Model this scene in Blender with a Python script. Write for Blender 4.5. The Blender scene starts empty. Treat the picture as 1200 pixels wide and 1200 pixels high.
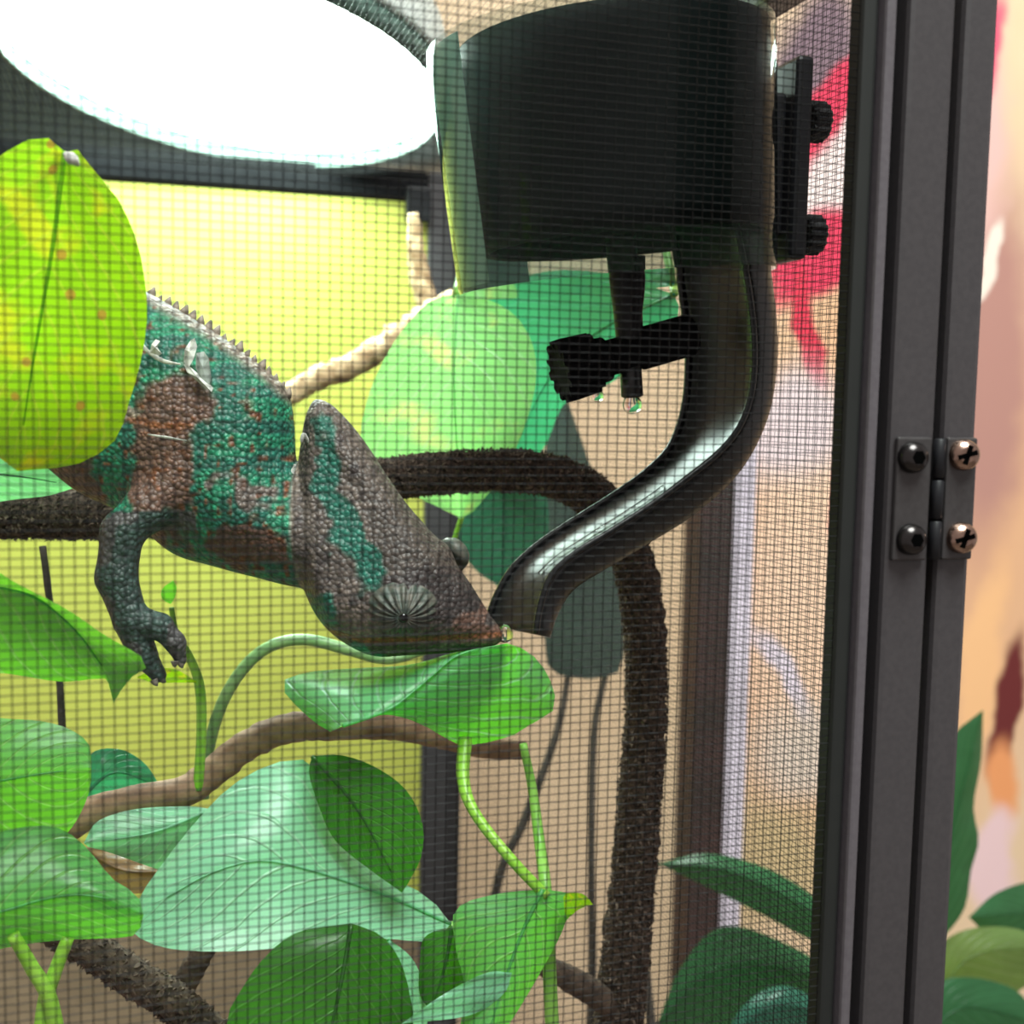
import bpy, math, random
import numpy as np
from math import sin, cos, radians, pi
from mathutils import Vector, Matrix

# ---------------------------------------------------------------- camera, world, exposure
scene = bpy.context.scene
C = scene.collection
F = 1400.0                                   # focal length in pixels of the 1200 px frame
EYE = np.array([0.0, 0.0, 1.30])
yaw, pitch, roll = radians(17.1), radians(-5.2), radians(1.1)
fw = np.array([sin(yaw) * cos(pitch), cos(yaw) * cos(pitch), sin(pitch)])
_r = np.array([cos(yaw), -sin(yaw), 0.0])
_u = np.cross(_r, fw)
rt = _r * cos(roll) + _u * sin(roll)
up = -_r * sin(roll) + _u * cos(roll)

cam_data = bpy.data.cameras.new('camera')
cam = bpy.data.objects.new('camera', cam_data)
C.objects.link(cam)
M4 = Matrix(((rt[0], up[0], -fw[0], EYE[0]), (rt[1], up[1], -fw[1], EYE[1]), (rt[2], up[2], -fw[2], EYE[2]), (0, 0, 0, 1)))
cam.matrix_world = M4
cam_data.sensor_width = 36.0
cam_data.lens = 36.0 * F / 1200.0
cam_data.clip_start = 0.01
cam_data.clip_end = 20
cam_data.dof.use_dof = True
cam_data.dof.focus_distance = 0.262
cam_data.dof.aperture_fstop = 20.0
scene.camera = cam

world = bpy.data.worlds.new('room_light')
scene.world = world
world.use_nodes = True
wb = world.node_tree.nodes['Background']
wb.inputs[0].default_value = (1.0, 0.90, 0.86, 1)
wb.inputs[1].default_value = 0.45

scene.view_settings.view_transform = 'Standard'
scene.view_settings.look = 'None'
scene.view_settings.exposure = 0.0
scene.view_settings.gamma = 1.0
scene.view_settings.use_curve_mapping = False

LAMP_POWER = 36.0

# added overhead fill light, unseen: soft, above the viewer, brightens leaf tops and wall
ld = bpy.data.lights.new('overhead_fill', 'AREA')
ld.shape = 'DISK'; ld.size = 0.7; ld.energy = 36.0; ld.color = (0.93, 1.0, 0.95)
lo = bpy.data.objects.new('overhead_fill', ld); C.objects.link(lo)
lo.location = (0.15, -0.25, 2.40)
lo.rotation_euler = (Vector((0.2, 0.5, 1.25)) - Vector(lo.location)).to_track_quat('-Z', 'Y').to_euler()

random.seed(7)
rng = np.random.default_rng(7)

# ---------------------------------------------------------------- placing helpers
def ray(px, py): return fw + rt * (px - 600) / F + up * (600 - py) / F
def at(px, py, Y):                            # point of the cage volume at distance Y behind the viewer's plane
    d = ray(px, py); return EYE + d * (Y / d[1])
def at_x(px, py, X):
    d = ray(px, py); return EYE + d * (X / d[0])
def W(x, y, z): return np.array([x, y, EYE[2] + z])

def catmull(pts, n):
    P = np.array(pts, float); k = len(P)
    if k == 2: return P[0] + (P[1] - P[0]) * np.linspace(0, 1, n)[:, None]
    seg = np.linalg.norm(np.diff(P[:, :3], axis=0), axis=1)
    T = np.r_[0, np.cumsum(seg)]
    out = []
    ext = np.vstack([2 * P[0] - P[1], P, 2 * P[-1] - P[-2]])
    for t in np.linspace(0, T[-1], n):
        i = min(max(np.searchsorted(T, t, 'right') - 1, 0), k - 2)
        u = (t - T[i]) / max(seg[i], 1e-12)
        a, b, c, d = ext[i], ext[i + 1], ext[i + 2], ext[i + 3]
        out.append(0.5 * (2 * b + (c - a) * u + (2 * a - 5 * b + 4 * c - d) * u * u + (3 * b - a - 3 * c + d) * u ** 3))
    return np.array(out)

# ---------------------------------------------------------------- object helpers
ORG = {}
def tag(o, label=None, cat=None, group=None, kind=None):
    if label: o['label'] = label
    if cat: o['category'] = cat
    if group: o['group'] = group
    if kind: o['kind'] = kind
    return o
def thing(name, label, cat, loc, group=None, kind=None):
    o = bpy.data.objects.new(name, None); C.objects.link(o)
    o.empty_display_size = 0.01
    o.location = tuple(loc); ORG[o.name] = np.array(loc, float)
    return tag(o, label, cat, group, kind)
def obj(name, verts, faces, mat, parent=None, smooth=True, uv=None):
    V = np.asarray(verts, np.float64)
    org = ORG[parent.name] if parent is not None else V.mean(axis=0)
    V = V - org
    me = bpy.data.meshes.new(name)
    if isinstance(faces, np.ndarray):
        nf, k = faces.shape
        me.vertices.add(len(V)); me.vertices.foreach_set('co', V.astype(np.float32).ravel())
        me.loops.add(nf * k); me.loops.foreach_set('vertex_index', faces.astype(np.int32).ravel())
        me.polygons.add(nf)
        me.polygons.foreach_set('loop_start', np.arange(0, nf * k, k, dtype=np.int32))
        me.update(calc_edges=True)
    else:
        me.from_pydata([tuple(v) for v in V], [], faces)
        me.update()
    me.polygons.foreach_set('use_smooth', [smooth] * len(me.polygons))
    if uv is not None:
        l = me.uv_layers.new(name='UVMap')
        idx = np.empty(len(me.loops), np.int32); me.loops.foreach_get('vertex_index', idx)
        l.data.foreach_set('uv', np.asarray(uv, np.float32)[idx].ravel())
    me.materials.append(mat)
    o = bpy.data.objects.new(name, me); C.objects.link(o)
    if parent is not None:
        o.parent = parent; ORG[o.name] = org
    else:
        o.location = tuple(org); ORG[o.name] = org
    return o

def merge(parts):
    V, Fc, n = [], [], 0
    for v, f in parts:
        V += [tuple(x) for x in v]; Fc += [tuple(i + n for i in q) for q in f]; n += len(v)
    return V, Fc

def tube(points, radii, sides=12, n=None, rough=0.0, caps=True, flat=1.0):
    """swept tube through points; radii per control point; rough = relative radial noise"""
    pts = np.array(points, float); rad = np.broadcast_to(np.asarray(radii, float), (len(pts),))
    n = n or max(2, len(pts) * 6)
    Q = catmull(np.c_[pts, rad], n)
    P, R = Q[:, :3], Q[:, 3]
    tan = np.gradient(P, axis=0); tan /= np.linalg.norm(tan, axis=1)[:, None] + 1e-12
    nrm = np.cross(tan[0], [0.3, 1, 0.2]); nrm /= np.linalg.norm(nrm)
    V = []
    lumps = rng.normal(size=(n, sides)) * rough
    for i in range(n):
        nrm = nrm - tan[i] * (nrm @ tan[i]); nrm /= np.linalg.norm(nrm)
        b = np.cross(tan[i], nrm)
        for k in range(sides):
            a = 2 * pi * k / sides
            V.append(P[i] + (nrm * cos(a) + b * sin(a) * flat) * R[i] * (1 + lumps[i, k]))
    Fc = []
    for i in range(n - 1):
        for k in range(sides):
            k2 = (k + 1) % sides
            Fc.append((i * sides + k, i * sides + k2, (i + 1) * sides + k2, (i + 1) * sides + k))
    if caps:
        Fc.append(tuple(range(sides - 1, -1, -1)))
        Fc.append(tuple(range((n - 1) * sides, n * sides)))
    return V, Fc

def frame_of(axis):
    a = np.array(axis, float); a /= np.linalg.norm(a)
    h = np.array([0, 0, 1.0]) if abs(a[2]) < 0.9 else np.array([1.0, 0, 0])
    x = np.cross(h, a); x /= np.linalg.norm(x)
    return x, np.cross(a, x), a

def lathe(origin, axis, prof, sides=32, caps=True, xdir=None, wob=None):
    """prof: list of (radius, height along axis)"""
    x, y, a = frame_of(axis)
    V, Fc = [], []
    for i, (r, h) in enumerate(prof):
        for k in range(sides):
            t = 2 * pi * k / sides
            rr = r * (wob(i, t) if wob else 1)
            V.append(np.array(origin) + a * h + (x * cos(t) + y * sin(t)) * rr)
    for i in range(len(prof) - 1):
        for k in range(sides):
            k2 = (k + 1) % sides
            Fc.append((i * sides + k, i * sides + k2, (i + 1) * sides + k2, (i + 1) * sides + k))
    if caps:
        Fc.append(tuple(range(sides - 1, -1, -1)))
        n = len(prof)
        Fc.append(tuple(range((n - 1) * sides, n * sides)))
    return V, Fc

def box(x0, x1, y0, y1, z0, z1, bev=0.0006):
    """bevelled bar; long edges chamfered"""
    b = min(bev, (x1 - x0) * .45, (y1 - y0) * .45, (z1 - z0) * .45)
    import bmesh
    bm = bmesh.new()
    bmesh.ops.create_cube(bm, size=1.0)
    for v in bm.verts:
        v.co = Vector(((x0 + x1) / 2 + v.co.x * (x1 - x0), (y0 + y1) / 2 + v.co.y * (y1 - y0), (z0 + z1) / 2 + v.co.z * (z1 - z0)))
    if b > 0:
        bmesh.ops.bevel(bm, geom=list(bm.edges), offset=b, segments=2, affect='EDGES', profile=0.5)
    bm.verts.index_update()
    V = [np.array(v.co) for v in bm.verts]; Fc = [tuple(v.index for v in f.verts) for f in bm.faces]
    bm.free()
    return V, Fc

# ---------------------------------------------------------------- materials
def new_mat(name):
    m = bpy.data.materials.new(name); m.use_nodes = True
    nt = m.node_tree; nt.nodes.clear()
    out = nt.nodes.new('ShaderNodeOutputMaterial')
    return m, nt, out
def N(nt, t, **kw):
    n = nt.nodes.new(t)
    for k, v in kw.items():
        if k.startswith('i_'): n.inputs[k[2:].replace('_', ' ')].default_value = v
        else: setattr(n, k, v)
    return n
def noise_col(nt, c1, c2, scale, detail=4, lo=.35, hi=.65, coord='Object', rough=.55, stretch=None):
    tc = N(nt, 'ShaderNodeTexCoord')
    src = tc.outputs[coord]
    if stretch:
        mp = N(nt, 'ShaderNodeMapping'); mp.inputs['Scale'].default_value = stretch
        nt.links.new(src, mp.inputs['Vector']); src = mp.outputs[0]
    nz = N(nt, 'ShaderNodeTexNoise'); nz.inputs['Scale'].default_value = scale; nz.inputs['Detail'].default_value = detail
    nz.inputs['Roughness'].default_value = rough
    nt.links.new(src, nz.inputs['Vector'])
    cr = N(nt, 'ShaderNodeValToRGB')
    cr.color_ramp.elements[0].position = lo; cr.color_ramp.elements[0].color = (*c1, 1)
    cr.color_ramp.elements[1].position = hi; cr.color_ramp.elements[1].color = (*c2, 1)
    nt.links.new(nz.outputs['Fac'], cr.inputs['Fac'])
    return cr.outputs['Color'], nz.outputs['Fac']
def principled(name, c1, c2=None, rough=.5, metal=0.0, scale=200, bump=0.0, spec=.5, bscale=None, stretch=None, coat=0.0, lo=.35, hi=.65):
    m, nt, out = new_mat(name)
    p = N(nt, 'ShaderNodeBsdfPrincipled')
    p.inputs['Roughness'].default_value = rough; p.inputs['Metallic'].default_value = metal
    p.inputs['Specular IOR Level'].default_value = spec
    p.inputs['Coat Weight'].default_value = coat
    p.inputs['Coat Roughness'].default_value = .08
    col, fac = noise_col(nt, c1, c2 or tuple(x * .8 for x in c1), scale, stretch=stretch, lo=lo, hi=hi)
    nt.links.new(col, p.inputs['Base Color'])
    if bump:
        b = N(nt, 'ShaderNodeBump'); b.inputs['Strength'].default_value = bump; b.inputs['Distance'].default_value = .0006
        if bscale:
            nz = N(nt, 'ShaderNodeTexNoise'); nz.inputs['Scale'].default_value = bscale; nz.inputs['Detail'].default_value = 6
            tc = N(nt, 'ShaderNodeTexCoord'); nt.links.new(tc.outputs['Object'], nz.inputs['Vector'])
            fac = nz.outputs['Fac']
        nt.links.new(fac, b.inputs['Height']); nt.links.new(b.outputs[0], p.inputs['Normal'])
    nt.links.new(p.outputs[0], out.inputs[0])
    return m

def leaf_mat(name, base, trans, vari=None, vamt=.58, rough=.32, tfac=.5, vein=(.35, .5, .2), blem=None):
    """leaf blade: glossy top, light shines through; side veins from the blade's own UV; optional variegation and blemishes"""
    m, nt, out = new_mat(name)
    L = nt.links.new
    uv = N(nt, 'ShaderNodeUVMap'); sep = N(nt, 'ShaderNodeSeparateXYZ'); L(uv.outputs[0], sep.inputs[0])
    ab = N(nt, 'ShaderNodeMath', operation='ABSOLUTE'); L(sep.outputs[1], ab.inputs[0])
    ma = N(nt, 'ShaderNodeMath', operation='MULTIPLY_ADD'); L(ab.outputs[0], ma.inputs[0]); ma.inputs[1].default_value = -.45; L(sep.outputs[0], ma.inputs[2])
    tc = N(nt, 'ShaderNodeTexCoord')
    nz = N(nt, 'ShaderNodeTexNoise'); nz.inputs['Scale'].default_value = 60; nz.inputs['Detail'].default_value = 3; L(tc.outputs['Object'], nz.inputs['Vector'])
    wv = N(nt, 'ShaderNodeMath', operation='MULTIPLY_ADD'); L(nz.outputs['Fac'], wv.inputs[0]); wv.inputs[1].default_value = .10; L(ma.outputs[0], wv.inputs[2])
    sc = N(nt, 'ShaderNodeMath', operation='MULTIPLY'); L(wv.outputs[0], sc.inputs[0]); sc.inputs[1].default_value = 8 * 2 * pi
    sn = N(nt, 'ShaderNodeMath', operation='SINE'); L(sc.outputs[0], sn.inputs[0])
    vr = N(nt, 'ShaderNodeMapRange'); L(sn.outputs[0], vr.inputs[0]); vr.inputs[1].default_value = .86; vr.inputs[2].default_value = 1.0; vr.inputs[4].default_value = .55
    # body colour with gentle mottling
    nz2 = N(nt, 'ShaderNodeTexNoise'); nz2.inputs['Scale'].default_value = 90; nz2.inputs['Detail'].default_value = 5
    mp = N(nt, 'ShaderNodeMapping'); mp.inputs['Scale'].default_value = (5, 1.0, 1); L(uv.outputs[0], mp.inputs[0])
    nz3 = N(nt, 'ShaderNodeTexNoise'); nz3.inputs['Scale'].default_value = 1.1; nz3.inputs['Detail'].default_value = 4; L(mp.outputs[0], nz3.inputs['Vector'])
    L(tc.outputs['Object'], nz2.inputs['Vector'])
    def chain(c, second):
        mx = N(nt, 'ShaderNodeMix', data_type='RGBA'); L(nz2.outputs['Fac'], mx.inputs[0])
        mx.inputs[6].default_value = (*[x * .78 for x in c], 1); mx.inputs[7].default_value = (*[min(1, x * 1.2) for x in c], 1)
        o = mx.outputs[2]
        if vari:
            rp = N(nt, 'ShaderNodeMapRange'); L(nz3.outputs['Fac'], rp.inputs[0]); rp.inputs[1].default_value = vamt; rp.inputs[2].default_value = vamt + .10; rp.inputs[4].default_value = .8
            m2 = N(nt, 'ShaderNodeMix', data_type='RGBA'); L(rp.outputs[0], m2.inputs[0]); L(o, m2.inputs[6]); m2.inputs[7].default_value = (*vari, 1); o = m2.outputs[2]
        m3 = N(nt, 'ShaderNodeMix', data_type='RGBA'); L(vr.outputs[0], m3.inputs[0]); L(o, m3.inputs[6]); m3.inputs[7].default_value = (*vein, 1); o = m3.outputs[2]
        if blem:
            vo = N(nt, 'ShaderNodeTexVoronoi'); vo.inputs['Scale'].default_value = 130; L(tc.outputs['Object'], vo.inputs['Vector'])
            r2 = N(nt, 'ShaderNodeMapRange'); L(vo.outputs['Distance'], r2.inputs[0]); r2.inputs[1].default_value = .10; r2.inputs[2].default_value = .15; r2.inputs[3].default_value = .9; r2.inputs[4].default_value = 0
            m4 = N(nt, 'ShaderNodeMix', data_type='RGBA'); L(r2.outputs[0], m4.inputs[0]); L(o, m4.inputs[6]); m4.inputs[7].default_value = (*blem, 1); o = m4.outputs[2]
        return o
    p = N(nt, 'ShaderNodeBsdfPrincipled'); p.inputs['Roughness'].default_value = rough; p.inputs['Specular IOR Level'].default_value = .6
    L(chain(base, 0), p.inputs['Base Color'])
    t = N(nt, 'ShaderNodeBsdfTranslucent'); L(chain(trans, 1), t.inputs['Color'])
    bp = N(nt, 'ShaderNodeBump'); bp.inputs['Strength'].default_value = .6; bp.inputs['Distance'].default_value = .0005
    hm = N(nt, 'ShaderNodeMath', operation='MULTIPLY_ADD'); L(vr.outputs[0], hm.inputs[0]); hm.inputs[1].default_value = -1.6; L(nz2.outputs['Fac'], hm.inputs[2])
    L(hm.outputs[0], bp.inputs['Height']); L(bp.outputs[0], p.inputs['Normal'])
    mx = N(nt, 'ShaderNodeMixShader'); mx.inputs[0].default_value = tfac
    L(p.outputs[0], mx.inputs[1]); L(t.outputs[0], mx.inputs[2]); L(mx.outputs[0], out.inputs[0])
    return m

def clear_mat(name, tint, haze=.1, gloss_rough=.05, hazecol=(.8, .9, .85)):
    """thin clear plastic: tinted see-through sheet with a mirror sheen and a little haze"""
    m, nt, out = new_mat(name)
    tr = N(nt, 'ShaderNodeBsdfTransparent'); tr.inputs[0].default_value = (*tint, 1)
    df = N(nt, 'ShaderNodeBsdfTranslucent'); df.inputs[0].default_value = (*hazecol, 1)
    d2 = N(nt, 'ShaderNodeBsdfDiffuse'); d2.inputs[0].default_value = (*hazecol, 1)
    gl = N(nt, 'ShaderNodeBsdfGlossy'); gl.inputs['Roughness'].default_value = gloss_rough
    a = N(nt, 'ShaderNodeMixShader'); a.inputs[0].default_value = .01
    nt.links.new(df.outputs[0], a.inputs[1]); nt.links.new(d2.outputs[0], a.inputs[2])
    b = N(nt, 'ShaderNodeMixShader'); b.inputs[0].default_value = haze
    nt.links.new(tr.outputs[0], b.inputs[1]); nt.links.new(a.outputs[0], b.inputs[2])
    fr = N(nt, 'ShaderNodeFresnel'); fr.inputs[0].default_value = 1.22
    c = N(nt, 'ShaderNodeMixShader'); nt.links.new(fr.outputs[0], c.inputs[0])
    nt.links.new(b.outputs[0], c.inputs[1]); nt.links.new(gl.outputs[0], c.inputs[2]); nt.links.new(c.outputs[0], out.inputs[0])
    return m

def water_mat():
    m, nt, out = new_mat('water')
    g = N(nt, 'ShaderNodeBsdfGlass'); g.inputs['IOR'].default_value = 1.33; g.inputs['Roughness'].default_value = 0
    nt.links.new(g.outputs[0], out.inputs[0]); return m

def emit_mat(name, col, s):
    m, nt, out = new_mat(name)
    e = N(nt, 'ShaderNodeEmission'); e.inputs[0].default_value = (*col, 1); e.inputs[1].default_value = s
    nt.links.new(e.outputs[0], out.inputs[0]); return m

MT = {}
MT['wire'] = principled('black_screen_wire', (.004, .004, .0045), (.006, .006, .0065), rough=.45, spec=.11)
MT['frame'] = principled('black_powder_coated_aluminium', (.040, .036, .039), (.048, .043, .046), rough=.42, scale=900, bump=.03)
MT['frame_lip'] = principled('grey_aluminium_lip', (.085, .075, .085), (.10, .09, .10), rough=.4, scale=900)
MT['frame_dark'] = principled('black_rubber_spline', (.006, .007, .006), rough=.8)
MT['hinge'] = principled('black_hinge_plate', (.040, .036, .037), (.05, .046, .047), rough=.36, metal=.2, scale=700)
MT['screw_black'] = principled('black_steel_screw', (.05, .045, .045), rough=.22, metal=.9)
MT['screw_copper'] = principled('copper_toned_screw', (.42, .28, .22), (.30, .2, .16), rough=.25, metal=1.0, scale=600)
MT['screw_hole'] = principled('screw_recess', (.002, .002, .002), rough=.9, spec=0.0)
MT['panel'] = principled('yellow_green_back_panel', (.44, .45, .075), (.40, .40, .07), rough=.6, scale=12)
MT['falloff_panel'] = principled('brown_falloff_panel', (.17, .12, .07), (.23, .165, .10), rough=.8, scale=60, bump=.3)  # brown carries the light falloff low on the back panel
MT['plastic_matte'] = principled('matte_black_plastic', (.006, .006, .007), (.009, .009, .010), rough=.8, scale=300, spec=.04)
MT['limb_glow'] = principled('mint_limb_glow', (.52, .90, .78), (.58, .92, .82), rough=.4, scale=60)  # mint colour stands in for lamp glow on the cup edge
MT['plastic'] = principled('black_plastic', (.008, .008, .010), (.011, .011, .013), rough=.45, scale=300, spec=.25)
MT['plastic_gloss'] = principled('wet_glossy_black_plastic', (.008, .009, .010), (.012, .013, .014), rough=.33, scale=260, bump=.10, spec=.6)
MT['cup_clear'] = clear_mat('smoky_clear_plastic', (.70, .72, .71), haze=.10, hazecol=(.38, .82, .68))
MT['cup_sleeve'] = principled('black_sleeve', (.010, .010, .014), (.016, .015, .02), rough=.5, scale=200)
MT['water'] = water_mat()
MT['lamp_glow'] = emit_mat('glowing_lamp_lens', (0.78, 1.0, 0.90), LAMP_POWER)
MT['lamp_shade'] = principled('white_enamel_shade', (.75, .80, .76), rough=.4)
MT['lamp_rim'] = principled('pale_green_rim', (.10, .17, .14), rough=.4)
MT['bark_fuzzy'] = principled('fuzzy_dark_bark', (.015, .011, .009), (.115, .08, .062), rough=.95, scale=900, bump=1.0, bscale=1400, spec=.15)
MT['fuzz'] = principled('bark_fibre', (.05, .036, .028), (.20, .145, .115), rough=.95, scale=400, spec=.1)
MT['branch'] = principled('smooth_brown_branch', (.20, .10, .06), (.42, .25, .16), rough=.7, scale=160, bump=.4, stretch=(1, 1, 1))
MT['branch_dark'] = principled('dark_brown_branch', (.05, .033, .024), (.13, .085, .06), rough=.9, scale=300, bump=.9, bscale=700)
MT['twig'] = principled('pale_tan_twig', (.30, .18, .09), (.75, .55, .33), rough=.85, scale=150, bump=.9, bscale=300)
MT['thin_stem'] = principled('thin_grey_brown_stem', (.07, .06, .05), (.12, .10, .085), rough=.8, scale=200)
MT['stem'] = principled('green_stem', (.16, .42, .05), (.28, .55, .10), rough=.4, scale=120)
MT['stem_bright'] = principled('bright_green_stem', (.22, .55, .03), (.35, .65, .08), rough=.4, scale=120)
MT['stem_blue'] = principled('soft_green_tendril', (.14, .36, .12), (.3, .5, .2), rough=.4, scale=120)
G = (.10, .34, .10)
MT['leaf_yellow'] = leaf_mat('yellowing_leaf', (.30, .48, .02), (.42, .85, .01), vari=(.80, .78, .03), vamt=.53, tfac=.68, vein=(.62, .78, .06), blem=(.55, .30, .05))
MT['leaf_green'] = leaf_mat('green_leaf', (.15, .48, .18), (.22, .76, .015), tfac=.55, vein=(.36, .70, .22))
MT['leaf_fold'] = leaf_mat('mint_faced_green_leaf', (.26, .66, .36), (.20, .90, .005), tfac=.6, vein=(.5, .85, .6))
MT['leaf_mint'] = leaf_mat('blue_green_leaf', (.31, .72, .47), (.22, .70, .22), tfac=.42, vein=(.46, .80, .56))
MT['leaf_pale'] = leaf_mat('variegated_pale_leaf', (.30, .62, .28), (.35, .80, .22), vari=(.72, .80, .28), vamt=.56, tfac=.5, vein=(.45, .75, .35))
MT['leaf_dark'] = leaf_mat('dark_green_leaf', (.035, .16, .02), (.07, .34, .005), tfac=.45, vein=(.10, .32, .06))
MT['leaf_teal'] = leaf_mat('teal_leaf', (.05, .36, .19), (.06, .45, .18), tfac=.4, vein=(.08, .42, .24))
MT['leaf_tealdark'] = leaf_mat('dark_teal_leaf', (.035, .15, .10), (.04, .2, .12), tfac=.35, vein=(.05, .2, .14))
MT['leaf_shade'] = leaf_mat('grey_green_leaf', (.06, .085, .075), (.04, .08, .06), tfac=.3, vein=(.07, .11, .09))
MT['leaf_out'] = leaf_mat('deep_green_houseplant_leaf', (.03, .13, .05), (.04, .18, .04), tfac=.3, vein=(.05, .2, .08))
MT['leaf_olive'] = leaf_mat('olive_houseplant_leaf', (.16, .26, .08), (.2, .36, .06), tfac=.4, vein=(.26, .36, .14))
MT['leaf_dry'] = leaf_mat('dry_brown_leaf', (.26, .15, .06), (.40, .24, .08), tfac=.35, vein=(.34, .2, .08))
MT['trim_dark'] = principled('dark_brown_trim', (.035, .022, .020), (.06, .03, .028), rough=.6, scale=20)
MT['trim_pale'] = principled('pale_lilac_strip', (.78, .70, .82), rough=.5, scale=20)

# ---------------------------------------------------------------- room wall with floral print
WALL_Y = 0.86
def wall_material():
    m, nt, out = new_mat('floral_wall_print')
    L = nt.links.new
    geo = N(nt, 'ShaderNodeNewGeometry')
    nz = N(nt, 'ShaderNodeTexNoise'); nz.inputs['Scale'].default_value = 14; nz.inputs['Detail'].default_value = 3
    L(geo.outputs['Position'], nz.inputs['Vector'])
    sub = N(nt, 'ShaderNodeVectorMath', operation='SUBTRACT'); L(nz.outputs['Color'], sub.inputs[0]); sub.inputs[1].default_value = (.5, .5, .5)
    mad = N(nt, 'ShaderNodeVectorMath', operation='MULTIPLY_ADD'); L(sub.outputs[0], mad.inputs[0]); mad.inputs[1].default_value = (.05, .05, .05); L(geo.outputs['Position'], mad.inputs[2])
    pos = mad.outputs[0]
    # print motifs, one brightening patch and one shade patch: centre px, half axes px, rotation, colour, softness
    motifs = [
        (1060, 640, 260, 420, 0, (.80, .46, .27), .5),
        (940, 700, 80, 260, 0, (.95, .66, .48), .4),  # lighter patch painted to make up light lost through the screens
        (150, 140, 360, 62, 2, (.035, .045, .04), .3),  # dark patch painting the shade below the lamp
        (1160, 430, 60, 260, 0, (.50, .26, .22), .5),
        (1150, 160, 45, 160, 0, (.80, .50, .46), .5),
        (1010, 170, 120, 150, 20, (.93, .76, .74), .4),
        (955, 60, 50, 90, 15, (.22, .15, .18), .5),
        (985, 110, 26, 150, 38, (.78, .06, .12), .3),
        (965, 300, 85, 48, -35, (.78, .06, .12), .3),
        (945, 390, 14, 70, -12, (.72, .05, .09), .3),
        (985, 530, 12, 90, 4, (.72, .10, .10), .35),
        (1000, 630, 9, 60, 0, (.76, .18, .14), .4),
        (930, 500, 60, 80, 0, (.85, .70, .72), .5),
        (1160, 60, 22, 70, 0, (.80, .12, .20), .4),
        (1164, 310, 10, 60, 10, (.95, .80, .70), .3),
        (1150, 790, 28, 150, 8, (.95, .55, .28), .5),
        (1180, 830, 22, 110, 10, (.16, .03, .03), .3),
        (1172, 920, 25, 60, 0, (.88, .36, .15), .5),
        (1165, 1010, 30, 70, 0, (.88, .62, .64), .4),
        (925, 800, 14, 95, -38, (.82, .72, .82), .5),
        (960, 880, 90, 60, 0, (.80, .66, .56), .6),
        (900, 1010, 90, 80, 0, (.66, .50, .28), .6),
    ]
    cur = None
    base, _ = noise_col(nt, (.80, .58, .38), (.86, .64, .43), 8, coord='Object')
    cur = base
    kx = at(900, 600, WALL_Y); k2 = at(901, 600, WALL_Y); sx = (k2 - kx)[0]
    kz = at(900, 601, WALL_Y); sz = abs((kz - kx)[2])
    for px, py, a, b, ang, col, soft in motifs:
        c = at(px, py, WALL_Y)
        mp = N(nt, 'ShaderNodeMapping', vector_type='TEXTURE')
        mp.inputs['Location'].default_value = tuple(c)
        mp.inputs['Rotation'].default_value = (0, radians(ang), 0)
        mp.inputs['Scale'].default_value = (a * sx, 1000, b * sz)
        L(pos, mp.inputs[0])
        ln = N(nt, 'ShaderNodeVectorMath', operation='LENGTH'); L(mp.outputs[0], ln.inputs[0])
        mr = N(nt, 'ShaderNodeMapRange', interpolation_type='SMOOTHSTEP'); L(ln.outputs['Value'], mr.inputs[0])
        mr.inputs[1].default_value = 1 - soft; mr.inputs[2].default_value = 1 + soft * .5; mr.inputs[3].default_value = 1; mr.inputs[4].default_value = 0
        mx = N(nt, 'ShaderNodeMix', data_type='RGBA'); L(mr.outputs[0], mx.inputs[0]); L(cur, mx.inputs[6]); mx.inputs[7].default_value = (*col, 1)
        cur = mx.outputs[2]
    p = N(nt, 'ShaderNodeBsdfPrincipled'); p.inputs['Roughness'].default_value = .8; p.inputs['Specular IOR Level'].default_value = .2
    L(cur, p.inputs['Base Color']); L(p.outputs[0], out.inputs[0])
    return m
wv, wf = box(-1.6, 2.6, WALL_Y, WALL_Y + .05, 0.2, 2.5, 0)
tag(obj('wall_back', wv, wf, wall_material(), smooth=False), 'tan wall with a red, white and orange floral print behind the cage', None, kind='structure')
fv, ff = box(-1.6, 2.6, -1.6, WALL_Y, .18, .20, 0)
tag(obj('floor', fv, ff, principled('grey_floor', (.30, .26, .23), rough=.7, scale=6), smooth=False), 'plain room floor', None, kind='structure')
# upright trims standing in front of the wall, seen through the side screen
TY = WALL_Y - .03
a, b = at(822, 600, TY)[0], at(861, 600, TY)[0]
tv, tf = box(a, b, TY, WALL_Y, .7, 1.9, .002)
tag(obj('trim_1', tv, tf, MT['trim_dark'], smooth=False), 'dark brown upright trim on the wall seen through the side screen', None, kind='structure')
c = at(886, 600, TY)[0]
tv, tf = box(b + .001, c, TY, WALL_Y, .7, 1.44, .002)
tag(obj('trim_2', tv, tf, MT['trim_pale'], smooth=False), 'pale lilac strip beside the dark upright trim on the wall', None, kind='structure')

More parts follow.
